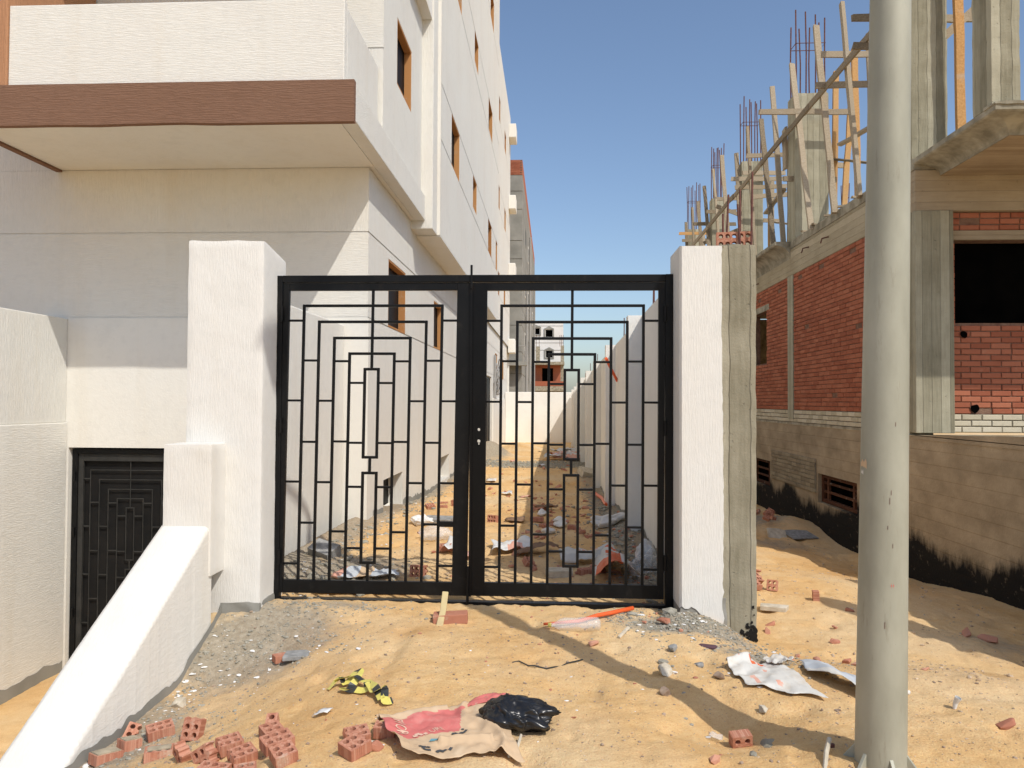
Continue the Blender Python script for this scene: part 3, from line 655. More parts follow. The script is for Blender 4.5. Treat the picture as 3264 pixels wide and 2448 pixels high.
# knocked top corner and ragged bottom of the plaster
mb.v = [(x, y, z-(max(0, y-5.83)*.17+.008*abs(math.sin(x*9)))*S((z-2.6)/.2)) for x, y, z in mb.v]
obj('plaster_coat', mb, PL_POST, lp, smooth=True)
mb = rough_box(-2.54, -2.22, 5.788, 6.28, -.3, .06, .02, .014, .01, 5); obj('bare_foot', mb, GREY_RENDER, lp, smooth=True)
rp = thing('gate_post', 'white gate post with an unplastered concrete half under a red brick', 'gate post', (1.24, 5.95, 0))
mb = rough_box(1.22, 1.522, 5.812, 6.2, -.6, 2.79, .04, .005, .015, 8); obj('concrete_core', mb, CON_P, rp, smooth=True)
mb = MB()   # plaster coat with a wavering right edge and ragged hem
N = 90; NC = 26
ee = lambda z: 1.262+.010*vnoise(z*3, 0, 2)+.008*vnoise(z*26, 4, 2)+.035*S((.5-z)/.4)*vnoise(z*16, 1, 6)+.012*(2.7-z)/2.7
hem = lambda x: .075-.13*S((x-1.0)/.3)+.05*vnoise(x*22, 2, 3)+.02*vnoise(x*60, 2, 3)
zl = [-.12+2.895*k/N for k in range(N+1)]
pt = lambda c, z: (lambda x: (x, 5.797, max(z, hem(x))))(.966+(ee(z)-.966)*c/NC)
for i in range(N):
    for c in range(NC):
        q = [pt(c, zl[i]), pt(c+1, zl[i]), pt(c+1, zl[i+1]), pt(c, zl[i+1])]
        if q[2][2]-q[1][2] < 1e-6 and q[3][2]-q[0][2] < 1e-6: continue
        mb.add(q, [(0, 1, 2, 3)])
        if c == NC-1: mb.add([q[1], (q[1][0], 5.815, q[1][2]), (q[2][0], 5.815, q[2][2]), q[2]], [(0, 1, 2, 3)])
    if zl[i] > .07: mb.add([pt(0, zl[i]), pt(0, zl[i+1]), (.95, 5.815, zl[i+1]), (.95, 5.815, zl[i]), (.948, 6.24, zl[i]), (.948, 6.24, zl[i+1])], [(0, 1, 2, 3), (3, 2, 5, 4)])
mb.add([(.95, 5.80, 2.775), (1.28, 5.80, 2.775), (1.28, 6.24, 2.775), (.95, 6.24, 2.775)], [(0, 1, 2, 3)])
obj('plaster_coat', mb, PL_POST, rp)
mb = rough_box(.955, 1.30, 5.804, 6.2, -.4, .16, .02, .01, .012, 4); obj('bare_foot', mb, GREY_RENDER, rp, smooth=True)
mb = MB(); rg = random.Random(8)
for k in range(60):
    x, z = 1.515-abs(rg.gauss(0, .05)), gz(1.5, 5.75)+abs(rg.gauss(0, .075)); r_ = rg.uniform(.006, .018)
    mb.add([(x+r_*rg.uniform(.6, 1.2)*math.cos(t), 5.8065-.0004*k/10, z+r_*rg.uniform(.6, 1.4)*math.sin(t)) for t in [6.283*q/7 for q in range(7)]], [tuple(range(7))])
moss = obj('moss_stain', mb, DARKGREY, rp); moss['kind'] = 'stuff'
for i, (x, y, h, ln) in enumerate(((1.31, 5.98, 3.06, .0), (1.36, 6.1, 3.24, .01), (1.43, 5.93, 3.12, -.01), (1.47, 6.1, 3.28, .0), (1.505, 5.9, 3.36, .005))):
    mb = MB(); mb.tube([(x, y, 2.78), (x+ln, y, (2.78+h)/2), (x+ln*2, y, h)], .008, 6); obj('rebar', mb, REBAR, rp)
# sloping parapet and the pier at its head
pw = thing('sloping_wall', 'white plastered wall sloping down to the sand beside the sunken basement gate', 'wall', (-2.68, 4.8, 0))
mb = MB()
NY = 60
ys = [3.3+(5.62-3.3)*i/NY for i in range(NY+1)]
for i in range(NY):
    for (xa, xb) in ((-2.90, -2.52),):
        q = []
        for y in (ys[i], ys[i+1]):
            zt = -.285+(y-3.95)*.585; n = .010*vnoise(y*4, 0, 1)+.004*vnoise(y*19, 0, 4); zbm = -1.0 if y > 3.9 else -1.0
            q.append([(xa+.012, y, zt+n), (xa+.04, y, zt+.012+n), (xb-.03, y, zt+.012-n), (xb-.004+n, y, zt-.004), (xb+n, y, zt-.035), (xb+n*1.5, y, zbm), (xa, y, zt-.03), (xa, y, -2.4)])
        a_, b_ = q
        o_ = [7, 6, 0, 1, 2, 3, 4, 5]
        mb.add([a_[k] for k in o_]+[b_[k] for k in o_], [(k, k+1, 9+k, 8+k) for k in range(7)])
obj('sloping_body', mb, PL_S, pw, smooth=True)
mb = MB()  # unplastered foot strip with ragged top
for i in range(120):
    y0, y1 = 3.6+2.35*i/120, 3.6+2.35*(i+1)/120
    zz = lambda y: gz(-2.45, y)+.045+.055*abs(vnoise(y*9, 3, 2))+.05*max(0, vnoise(y*3, 3, 7))
    mb.add([(-2.514, y0, -1), (-2.514, y1, -1), (-2.514, y1, zz(y1)), (-2.514, y0, zz(y0))], [(0, 1, 2, 3)])
obj('bare_foot', mb, GREY_RENDER, pw)
mb = rough_box(-2.875, -2.505, 5.56, 5.83, .3, 1.275, .03, .002, .014, 9); obj('end_pier', mb, PL_POST, pw, smooth=True)
# wall between ramp and passage
rw_ = thing('retaining_wall', 'white plastered wall running from the gate post back to the apartment block', 'wall', (-2.9, 8, 0))
mb = MB(); mb.box(-3.05, -2.78, 6.28, 10.13, -2.4, 2.62); obj('wall_body', mb, PL_V, rw_, bevel=.02)
mb = MB()
for i in range(90):
    y0, y1 = 6.3+3.8*i/90, 6.3+3.8*(i+1)/90
    zz = lambda y: gz(-2.72, y)+.07+.08*abs(vnoise(y*8, 3, 2))
    mb.add([(-2.775, y0, -1), (-2.775, y1, -1), (-2.775, y1, zz(y1)), (-2.775, y0, zz(y0))], [(0, 1, 2, 3)])
obj('bare_foot', mb, GREY_RENDER, rw_)
# unplastered ragged foot on the apartment wall
mb = MB()
for i in range(200):
    y0, y1 = 10.2+18*i/200, 10.2+18*(i+1)/200
    if any(a-.05 < y0 < b+.05 for a, b, c, d in bw): continue
    zz = lambda y: gz(-2.4, y)+.06+.14*abs(vnoise(y*5, 3, 2))
    mb.add([(GX_+.005, y0, -1), (GX_+.005, y1, -1), (GX_+.005, y1, zz(y1)), (GX_+.005, y0, zz(y0))], [(0, 1, 2, 3)])
obj('bare_foot', mb, GREY_RENDER, AB)
# wall on the far side of the sunken court
rs = thing('ramp_wall', 'white plastered wall with a shallow step, bounding the sunken entrance by the basement gate', 'wall', (-6.5, 8, 0))
mb = MB(); mb.box(-6.95, -6.60, 2.0, 10.13, 1.29, 2.70); obj('upper_wall', mb, PL_V, rs, bevel=.012)
mb = MB(); mb.box(-6.96, -6.575, 2.0, 10.12, -2.6, 1.29); obj('lower_wall', mb, PL_H, rs, bevel=.012)
mb = MB()
for i in range(120):
    y0, y1 = 6+4.1*i/120, 6+4.1*(i+1)/120
    zz = lambda y: gz(-6.5, y)+.16+.06*vnoise(y*6, 3, 2)
    mb.add([(-6.57, y0, -2.7), (-6.57, y1, -2.7), (-6.57, y1, zz(y1)), (-6.57, y0, zz(y0))], [(0, 1, 2, 3)])
obj('bare_foot', mb, GREY_RENDER, rs)
# passage boundary wall with piers
bwl = thing('boundary_wall', 'long white boundary wall with regular piers along the passage behind the gate', 'wall', (1.1, 20, 0))
py = [6.2, 9.1, 12.9, 16.7, 20.5, 24.3, 28.1, 31.9, 35.7, 39.3]
zt_ = lambda y: 2.60-(y-9.1)*.0165
for i in range(len(py)-1):
    a, b = py[i]+(.22 if i else .05), py[i+1]
    mb = MB(); zt = zt_((a+b)/2)
    mb.add([(x, y, z) for x in (1.05, 1.27) for y, z in ((a, -1.0), (b, -1.0), (b, zt_(b)+.02), (a, zt_(a)+.02))], [(0, 3, 2, 1)[::-1], (4, 5, 6, 7)[::-1], (3, 7, 6, 2), (0, 1, 5, 4), (0, 4, 7, 3), (1, 2, 6, 5)])
    obj('wall_panel', mb, PL_B, bwl)
    if i:
        p = rough_box(.885, 1.29, py[i], py[i]+.22, -1.0, zt_(py[i])+.03, .2, .004, .012, i); po = obj('pier', p, PL_B, bwl, smooth=False)
        if i < 7:
            r_ = MB()
            for k, dy in enumerate((.05, .16)):
                r_.tube([(1.2, py[i]+dy, zt_(py[i])), (1.2+.01*k, py[i]+dy, zt_(py[i])+.28+.1*((i+k) % 3))], .009, 5)
            obj('rebar', r_, REBAR, po)
mb = MB()
for i in range(220):
    y0, y1 = 6.3+18*i/220, 6.3+18*(i+1)/220
    zz = lambda y: gz(1.0, y)+.03+.13*abs(vnoise(y*6, 8, 2))
    mb.add([(1.045, y0, -1), (1.045, y1, -1), (1.045, y1, zz(y1)), (1.045, y0, zz(y0))], [(3, 2, 1, 0)])
obj('bare_foot', mb, GREY_RENDER, bwl)
tag(obj('pipe_offcut', (lambda q: (q.tube([(1.049, 12.5, 1.95), (.93, 12.2, 2.12), (.83, 11.95, 2.28)], .024, 10), q)[1])(MB()), ORANGE, base=(.93, 12.2, 2.1)), 'orange plastic pipe end sticking out of the pier wall behind the gate', 'pipe')
bk = thing('back_wall', 'low white wall closing the far end of the passage', 'wall', (-.6, 39.6, 0))
mb = MB(); mb.box(-2.41, 1.3, 39.5, 39.75, -1.2, 2.11); obj('wall_body', mb, PL_B, bk, bevel=.02)

# ------------------------------------------------------------------ neighbour: concrete frame and brick, unfinished
NB = thing('unfinished_building', 'unfinished concrete frame building with red brick walls and a dark basement wall', 'building', (4.66, 10.15, -.5))
NX, NYF = 4.66, 10.15
def bx_(name, mat, *a, parent=NB, bevel=0, **k):
    mb = MB()
    if isinstance(a[0], (list, tuple)):
        for q in a: mb.box(*q)
    else: mb.box(*a)
    return obj(name, mb, mat, parent, bevel=bevel, **k)
# basement: walls with cellar windows, bitumen along the foot
mb = MB(); cw = [(12.05, 13.78, -.12, .38), (16.75, 18.4, -.2, .36), (21, 22.6, -.2, .36)]
mb.wall((NX, 0, 0), (0, -1, 0), (0, 0, 1), (-1, 0, 0), (-28, -6.2), (-2, 1.19), [(-b, -a, c, d) for a, b, c, d in cw], .25)
mb.add([(NX, 6.2, -2), (12, 6.2, -2), (12, 6.2, 1.19), (NX, 6.2, 1.19)], [(0, 1, 2, 3)])
for k in range(12):
    ya, yb_ = 10.12-k*.33, 10.12-(k+1)*.33; f_ = lambda y: 1.195+(10.3-y)*.036+.012*vnoise(y*5, 0, 3)
    mb.add([(x, y, z) for x in (NX-.012, NX+.12) for y, z in ((ya, 1.15), (yb_, 1.15), (yb_, f_(yb_)), (ya, f_(ya)))], [(0, 1, 2, 3), (7, 6, 5, 4), (3, 2, 6, 7)])
bwall = obj('basement_wall', mb, BASEM, NB)
mb = MB(); mb.add([(NX-.012, 6.19, 1.192), (12, 6.19, 1.192), (12, 10.3, 1.192), (NX-.012, 10.3, 1.192), (NX-.012, 6.19, 1.20), (12, 6.19, 1.20), (12, 10.3, 1.20), (NX-.012, 10.3, 1.20)], [(4, 5, 6, 7), (0, 4, 7, 3), (0, 1, 5, 4), (0, 3, 2, 1)])
mb.box(NX-.012, NX+.3, 10.3, 28, 1.192, 1.235); obj('basement_slab', mb, CON_PL, NB)
for (y0, y1, z0, z1) in cw:
    f = MB(); xa, xb = NX+.06, NX+.12
    f.box(xa, xb, y0+.01, y0+.09, z0+.01, z1-.01); f.box(xa, xb, y1-.09, y1-.01, z0+.01, z1-.01); f.box(xa, xb, y0+.09, y1-.09, z1-.07, z1-.01); f.box(xa, xb, y0+.09, y1-.09, z0+.01, z0+.07)
    fo = obj('cellar_window', f, GRILLE, NB, bevel=.004)
    for zz in (z0+.2, z0+.35):
        q = MB(); q.box(xa+.01, xb-.01, y0+.09, y1-.09, zz-.02, zz+.02); obj('slat', q, GRILLE, fo, bevel=.003)
    for yy in (y0+.3, y1-.3):
        q = MB(); q.box(xa+.005, xb-.012, yy-.035, yy+.035, z0+.07, z1-.07); obj('stile', q, GRILLE, fo, bevel=.003)
    q = MB(); q.box(xb+.03, xb+.05, y0, y1, z0, z1); obj('unlit_fill', q, SHADE_BLACK, fo)  # cellar darkness put into the sheet colour
# frame: columns, beams, slab
bx_('column', CON_V, NX-.01, 5.135, 10.10, 10.55, 1.228, 4.09, bevel=.008)
mb = MB(); mb.box(NX+.003, 12, 10.12, 10.5, 4.09, 4.622); obj('front_beam', mb, CON_W, NB, bevel=.01)
mb = MB(); mb.box(NX, NX+.4, 10.505, 28, 4.10, 4.62); obj('side_beam', mb, CON_Z, NB, bevel=.01)
mb = MB(); mb.box(NX-.004, 12, 10.14, 28, 4.625, 4.775); obj('first_floor_slab', mb, CON_PL, NB, bevel=.01)
bx_('concrete_strip', CON_V, NX-.012, NX+.2, 15.12, 15.46, 1.3, 4.095)
bx_('concrete_strip', CON_V, NX-.012, NX+.2, 20.6, 20.95, 1.3, 4.095)
# balcony slab with coved edge
def cove(path_dir, n=8):
    return [(0, 4.775), (0, 4.715), (.02, 4.70)]+[(.02+.30*math.sin(R(90*k/n)), 4.70-.155*(1-math.cos(R(90*k/n)))) for k in range(1, n+1)]
mb = MB(); pr = cove(0); BYF = 8.3
vsL = []
for (d, z) in pr: vsL.append(((NX+d, 10.14, z), (NX+d, BYF+d, z), (12, BYF+d, z)))
n = len(pr)
mb.add([p for row in vsL for p in row], [f for i in range(n-1) for f in ((3*i, 3*i+1, 3*i+4, 3*i+3), (3*i+1, 3*i+2, 3*i+5, 3*i+4))])
d, z = pr[-1]; mb.add([(NX, 10.14, 4.775), (NX, BYF, 4.775), (12, BYF, 4.775), (12, 10.14, 4.775)], [(0, 1, 2, 3)])
obj('balcony_slab', mb, CON_PL, NB)
mb = MB(); mb.add([(NX+d, 10.119, z-.003), (NX+d, BYF+d, z-.003), (12, BYF+d, z-.003), (12, 10.119, z-.003)], [(3, 2, 1, 0)])
obj('balcony_soffit', mb, CON_S, NB)
mb = rough_box(NX-.02, 12, BYF-.02, BYF+.2, 4.765, 4.80, .06, .012, .012, 3); obj('mortar_edge', mb, CON_PL, NB)
mb = MB(); pv = [(NX+.01, 4.775), (NX-.30, 4.775), (NX-.30, 4.72)]+[(NX-.28+.28*math.sin(R(90*k/8)), 4.70-.26*(1-math.cos(R(90*k/8)))) for k in range(0, 9)]
mb.prism(pv[::-1], 'Y', 15.3, 27.5); obj('side_ledge', mb, CON_PL, NB)
# walls of brick
def brick_mesh(Lx):
    mb = MB(); c = .006; x, h, dd = Lx/2, .0325, .05
    mb.add([(-x, dd, -h), (x, dd, -h), (x, dd, h), (-x, dd, h), (-x, c, -h), (x, c, -h), (x, c, h), (-x, c, h), (-x+c, 0, -h+c), (x-c, 0, -h+c), (x-c, 0, h-c), (-x+c, 0, h-c)],
           [(8, 9, 10, 11), (4, 5, 9, 8), (5, 6, 10, 9), (6, 7, 11, 10), (7, 4, 8, 11), (0, 1, 5, 4), (1, 2, 6, 5), (2, 3, 7, 6), (3, 0, 4, 7)])
    return mb
BM = {}
def get_brick(L, mat):
    k = (round(L, 2), mat.name)
    if k not in BM:
        mb = brick_mesh(k[0]); me = bpy.data.meshes.new('brick'); me.from_pydata(mb.v, [], mb.f); me.materials.append(mat); me.update(); BM[k] = (me, mb)
    return BM[k]
jobs = []
def brick_field(wallname, org, ud, rotz, u0, u1, z0, z1, holes, mat, mortar, course=.0755, L=.245, seed=0, gaps=()):
    """courses of brick on a recessed mortar bed; ud unit vector along the wall, outward face = local -Y turned by rotz"""
    rg = random.Random(seed); org = Vector(org); ud = Vector(ud); nrm = Euler((0, 0, rotz)).to_matrix() @ Vector((0, -1, 0))
    bed = MB(); hs = [(a, b, c, d) for a, b, c, d in holes]
    bed.wall(org-nrm*.014, ud, (0, 0, 1), nrm, (u0, u1), (z0, z1), hs, .2); w_ = obj(wallname, bed, mortar, NB)
    n = int((z1-z0)/course+.5); c = (z1-z0)/n
    for r in range(n):
        z = z0+c*(r+.5); u = u0+(0 if r % 2 else -L/2+.0)
        while u < u1-.02:
            l = L*rg.choice((1, 1, 1, 1, 1, .97, .5 if rg.random() < .15 else 1)); a, b = max(u, u0), min(u+l, u1); u += l+.009
            for (h0, h1, g0, g1) in hs:
                if g0-.02 < z < g1+.02:
                    if h0 <= a < h1: a = h1
                    if h0 < b <= h1: b = h0
                    if a < h0 and b > h1: b = h0
            if b-a < .05 or any(a < gu < b and abs(z-gz_) < c*.5 for gu, gz_ in gaps): continue
            p = org+ud*((a+b)/2)+Vector((0, 0, z+rg.uniform(-.002, .002)))+nrm*rg.uniform(-.003, .005)
            jobs.append((p, round(b-a-.002, 2), rotz+rg.uniform(-.008, .008), mat, w_))
brick_field('cellar_block_course', (NX-.022, 0, 0), (0, -1, 0), -math.pi/2, -16.6, -13.86, .02, .62, [], BLOCK, MORTAR_W, seed=8, L=.25)
# front: outward -Y, u = +X
WIN = (5.195, 7.0, 2.648, 3.72)
brick_field('front_brick_wall', (0, 10.2, 0), (1, 0, 0), 0, 5.137, 9.5, 1.475, 3.84, [WIN, (5.137, 9.5, 3.722, 3.84)], BRICK, MORTAR, seed=1, gaps=((5.44, 1.52),))
brick_field('front_brick_wall', (0, 10.2, 0), (1, 0, 0), 0, 5.137, 9.5, 3.845, 4.088, [], BRICK, MORTAR, seed=2, gaps=((5.5, 3.98),))
brick_field('front_base_course', (0, 10.19, 0), (1, 0, 0), 0, 5.137, 9.5, 1.235, 1.472, [], BRICK_W, MORTAR_W, seed=3)
bx_('lintel', CON_W, 5.137, 8.0, 10.17, 10.4, 3.724, 3.842)
# side: outward -X, u = -Y
SW = [(-18.3, -17.0, 2.47, 3.62)]
gp = [(-10.9, 3.98), (-12.15, 4.0), (-13.5, 3.98), (-14.8, 3.98), (-16.1, 3.9), (-17.6, 3.9), (-13.0, 1.7), (-14.4, 3.0), (-11.9, 2.8)]
brick_field('side_brick_wall', (NX, 0, 0), (0, -1, 0), -math.pi/2, -15.11, -10.56, 1.475, 4.098, SW, BRICK, MORTAR, seed=4, gaps=gp)
brick_field('side_brick_wall', (NX, 0, 0), (0, -1, 0), -math.pi/2, -20.59, -15.47, 1.475, 4.098, SW, BRICK, MORTAR, seed=5, gaps=gp)
brick_field('side_base_course', (NX, 0, 0), (0, -1, 0), -math.pi/2, -20.6, -10.56, 1.238, 1.472, [], BRICK_W, MORTAR_W, seed=6)
mb = MB(); mb.box(NX, NX+.2, 20.96, 28, 1.24, 4.1); obj('side_brick_wall', mb, BRICK, NB)
bx_('lintel', CON_PL, NX-.006, NX+.2, 16.8, 18.5, 3.622, 3.75)
bx_('window_dark_sheet', SHADE_BLACK, 5.19, 7.0, 10.405, 10.415, 2.6, 3.8)  # black sheets, room darkness put into their colour
bx_('window_dark_sheet', SHADE_BLACK, NX+.42, NX+.44, 16.9, 18.4, 2.4, 3.7)
bx_('inner_wall', CON_PL, (5.14, 12, 10.42, 10.44, 1.24, 2.6), (5.14, 12, 10.42, 10.44, 3.76, 4.09), (11.98, 12, 10.2, 28, 1.2, 4.6), (4.9, 12, 27.98, 28, 1.2, 4.6))
def visible_size(j):
    p = j[0]; y = p.y; x = p.x
    u = 1193+1661*x/y
    if u > 2225 or u < 1630 or (abs(x-NX) < .1 and 1856 < u < 1960) : return 0
    return j[1]*(abs(x-NX) < .1 and abs(math.cos(j[2])) < .2 and x/y or 1)/y
for mat in (BRICK, BRICK_W, BLOCK):
    js = sorted([j for j in jobs if j[3] is mat], key=lambda j: -visible_size(j)); cap = {BRICK: 210, BRICK_W: 60, BLOCK: 28}[mat]
    groups = {}
    for i, (p, L, rz, m_, par) in enumerate(js):
        if i < cap:
            o = link(bpy.data.objects.new('brick', get_brick(L, m_)[0])); o.parent = par; o.location = p-BASE[par.name]; o.rotation_euler = (0, 0, rz)
        else: groups.setdefault(par.name, []).append((p, L, rz))
    for pn, lst in groups.items():
        mb = MB()
        for p, L, rz in lst:
            b = get_brick(L, mat)[1]; M4 = Euler((0, 0, rz)).to_matrix(); mb.add([M4 @ Vector(v)+p for v in b.v], b.f)
        o = obj('bricks', mb, mat, bpy.data.objects[pn]); o['kind'] = 'stuff'
# black discs painted for the dark of put-log holes in the front wall
for (x, z, r) in ((5.30, 2.50, .045), (5.43, 1.545, .055)):
    mb = MB(); mb.tube([(x, 10.185, z), (x, 10.19, z)], [r, r*.96], 11); mb.v = [(a+.006*math.sin(b*900+c*40), b, c+.008*math.sin(a*60)) for a, b, c in mb.v]
    obj('putlog_dark_disc', mb, SHADE_BLACK, NB)
# upper columns with their starter bars
def upper_column(x0, x1, y0, y1, zt, bars=True, mat=CON_V, hoop=True, h=1.6, name='column'):
    mb = rough_box(x0, x1, y0, y1, 4.776, zt, .06, .0045, .012, int(y0*7)); o = obj(name, mb, mat, NB)
    if bars:
        rg = random.Random(int(y0*10))
        xs = [x0+.05+(x1-x0-.1)*k/3 for k in range(4)]
        for x in xs:
            for y in (y0+.05, y1-.05):
                if rg.random() < .12: continue
                t = MB(); zz = zt+h*rg.uniform(.9, 1.05); t.tube([(x, y, zt-.05), (x+rg.uniform(-.01, .01), y, (zt+zz)/2), (x+rg.uniform(-.02, .02), y+.01, zz)], .014, 5); obj('rebar', t, REBAR, o)
        if hoop:
            for hz in (zt+h*.62,):
                t = MB(); t.tube([(x0+.04, y0+.04, hz), (x1-.04, y0+.04, hz), (x1-.04, y1-.04, hz+.02), (x0+.04, y1-.04, hz+.02), (x0+.04, y0+.04, hz)], .008, 5); obj('hoop', t, REBAR, o)
    return o
upper_column(NX, 5.125, 10.2, 10.65, 9.0, False)
upper_column(NX-.005, 4.955, 8.36, 8.74, 9.0, False)
upper_column(4.66, 5.3, 15.0, 15.45, 7.60)
upper_column(4.70, 5.22, 19.3, 19.7, 7.63)
upper_column(4.70, 5.1, 22.9, 23.3, 7.66)
upper_column(4.70, 5.2, 27.0, 27.4, 7.66)
upper_column(8.9, 9.15, 24, 24.3, 7.2, name='rear_column', h=1.2)
# shuttering timbers left standing along the slab edge
SF = thing('formwork_scaffold', 'rickety scaffold of weathered timber planks standing on the unfinished first floor', 'scaffolding', (4.6, 16, 4.78))
rg = random.Random(11)
def plank(p0, p1, w=.1, h=.055, side=(1, 0, 0), mat=WOOD, seg=7, wob=.007):
    mb = MB(); mb.beam(p0, p1, w, h, side, seg, wob, rg); obj('plank', mb, mat, SF)
PX_ = 4.60
for (y0, z0, y1, z1) in ((12.47, 8.04, 11.8, 4.72), (13.67, 8.25, 12.8, 4.72), (15.04, 8.18, 13.96, 4.72), (16.38, 8.28, 15.61, 4.78), (17.25, 7.93, 16.26, 4.78), (18.46, 8.17, 17.73, 4.78), (19.56, 7.91, 18.9, 4.78), (21.2, 8.37, 20.1, 4.78), (22.35, 8.35, 21.2, 4.78), (23.66, 8.22, 22.4, 4.78), (24.67, 8.02, 23.6, 4.78), (25.65, 8.07, 25.0, 4.78), (26.84, 7.87, 26.3, 4.78)):
    plank((PX_+.02, y1, z1), (PX_+.02, y0, z0), .1, .06, (0, 1, 0) if rg.random() < .5 else (1, 0, 0))
for k in range(5):   # ledger of lapped boards along the edge
    ya, yb_ = 10.9+k*2.85, 10.9+k*2.85+3.15
    plank((4.535-.012*(k % 2), ya, 6.90-.013*(ya-11)), (4.535-.012*(k % 2), yb_, 6.90-.013*(yb_-11)), .035, .11)
for (x0, x1, y, z, t) in ((3.9, 5.75, 14.68, 7.12, 0), (4.5, 5.36, 18.05, 7.36, 0), (4.65, 5.72, 19.1, 7.27, 0), (4.27, 5.6, 18.6, 6.98, 0), (4.42, 5.64, 18.85, 6.84, 0), (4.6, 5.3, 22.0, 7.4, 0), (4.46, 5.33, 22.55, 7.17, 0), (4.25, 5.5, 23.4, 7.01, 0), (4.32, 5.53, 26.5, 7.4, 1), (4.44, 5.36, 26.55, 7.17, 0),
                        (4.36, 5.6, 12.95, 6.9, 0), (4.38, 5.7, 12.7, 7.31, 0), (4.3, 5.6, 11.2, 7.16, 0), (4.33, 5.5, 11.28, 6.79, 0), (5.3, 5.9, 15.6, 6.4, 0), (5.1, 5.9, 19.9, 6.3, 0)):
    plank((x0, y, z), (x1, y+rg.uniform(-.1, .1), z+rg.uniform(-.03, .03)), .04, .1, (0, 1, 0), WOOD_N if t else WOOD, 4)
for (x, y, z0, z1) in ((5.5, 15.3, 4.78, 8.1), (5.5, 14.08, 4.78, 8.05), (5.5, 19.7, 4.78, 6.65), (5.5, 12.5, 4.78, 7.6)):
    plank((x, y, z0), (x+rg.uniform(-.06, .06), y+rg.uniform(-.1, .1), z1), .1, .06, (1, 0, 0), WOOD_N)
for a, b in (((4.7, 12.85, 5.86), (5.4, 11.5, 6.1)), ((5.5, 15.3, 6.4), (5.75, 14.0, 5.9)), ((4.7, 17.2, 5.8), (4.7, 15.8, 5.95)), ((5.5, 19.7, 6.2), (5.7, 18.7, 5.9)), ((4.62, 11.4, 6.2), (5.2, 11.2, 6.9))):
    plank(a, b, .09, .04)
plank((4.63, 15.52, 6.27), (4.63, 15.55, 7.1), .2, .05, (0, 1, 0))
plank((5.19, 10.0, 4.79), (5.14, 10.0, 8.3), .105, .06, (1, 0, 0), WOOD_N)
plank((5.3, 10.9, 6.98), (6.2, 10.9, 6.97), .04, .1, (0, 1, 0)); plank((5.05, 10.3, 6.36), (5.9, 10.3, 7.16), .04, .1, (0, 1, 0))
for k in range(9):   # props and cross boards behind the edge row
    y = 13.4+k*1.5+rg.uniform(-.2, .2); x = rg.uniform(4.9, 5.9)
    plank((x, y, 4.78), (x+rg.uniform(-.15, .15), y+rg.uniform(-.3, .3), rg.uniform(6.9, 8.0)), .1, .055, (1, 0, 0), WOOD_N if k % 4 == 1 else WOOD)
    if k % 2: plank((rg.uniform(4.4, 4.7), y, rg.uniform(5.9, 7.4)), (rg.uniform(5.4, 6.1), y+rg.uniform(-.3, .3), rg.uniform(5.9, 7.4)), .04, .1, (0, 1, 0), WOOD, 4)
for k in range(7):   # offcuts lying on the slab edge
    y = 10.9+k*.6; plank((4.62, y, 4.80), (4.9, y+rg.uniform(-.2, .3), 4.80), .06, .03, (0, 1, 0), WOOD, 2)
for (y, z) in ((13.2, 4.42), (14.2, 4.45), (17.6, 4.3)):
    mb = MB(); mb.tube([(NX-.002, y, z), (NX-.10, y+.05, z-.02), (NX-.12, y+.05, z-.1)], .012, 5); obj('rebar_stub', mb, REBAR, NB)

# ------------------------------------------------------------------ buildings beyond the passage
fb = thing('grey_building', 'tall grey cement rendered building topped with red brick beyond the passage', 'building', (-6, 46, 0))
zs = [-1, 1.1, 3.3, 4.6, 6.2, 7.3, 8.7, 10.2, 11.3, 13.2, 14.3, 15.28]
for i in range(len(zs)-1):
    mb = MB(); mb.box(-14, -1.84, 46, 78, zs[i]+.02, zs[i+1]-.02); obj('wall_block', mb, GREY_RENDER, fb)
mb = MB(); mb.box(-13.9, -1.87, 46.03, 77.9, -1, 15.28); obj('core_wall', mb, MORTAR_W, fb)
mb = MB(); mb.box(-14, -1.86, 46.01, 78, 15.29, 16.2); po = obj('roof_parapet', mb, MORTAR, fb)
cnt = 0
for r in range(12):
    z = 15.33+r*.075
    for k in range(4):
        x = -1.99-k*.255-(r % 2)*.127; o = link(bpy.data.objects.new('brick', get_brick(.24, BRICK)[0])); o.parent = po; o.location = Vector((x, 45.995, z))-BASE[po.name]
mb = MB(); mb.box(-1.862, -1.85, 46.02, 78, 15.3, 16.2); obj('side_parapet', mb, BRICK, fb)
for k, (y, z, h, ww) in enumerate([(y, z, 1.2, 1.0) for z in (12.0, 8.6, 5.0) for y in (51, 57, 63, 70)]):
    mb = MB(); mb.box(-1.845, -1.825, y, y+ww, z, z+h); f = obj('window_frame', mb, PL_SM if k % 3 else GREY_RENDER, fb)
    mb = MB(); mb.box(-1.83, -1.82, y+.12, y+ww-.12, z+.12, z+h-.12); obj('unlit_fill', mb, ROOM_SHADE, f)  # window darkness put into the sheet colour
for (y, z0, z1) in ((52.5, -1, 9), (60, 3, 14.5), (75, -1, 13)):
    mb = MB(); mb.tube([(-1.75, y, z0), (-1.75, y, z1)], .07, 6); obj('drain_pipe', mb, CABLE, fb)
mb = MB(); mb.box(-6, -1.5, 45.2, 45.99, 3.75, 3.98); obj('balcony_slab', mb, GREY_RENDER, fb)
mb = MB()
for q in (-5.9, -3.9, -2.6, -1.6): mb.tube([(q, 45.3, 3.98), (q, 45.3, 4.9)], .03, 5)
mb.tube([(-5.9, 45.3, 4.9), (-1.6, 45.3, 4.9)], .03, 5); obj('railing', mb, CABLE, fb)
wf = thing('white_building', 'distant white building with gabled window surrounds over a red brick ground storey', 'building', (-2, 95, 0))
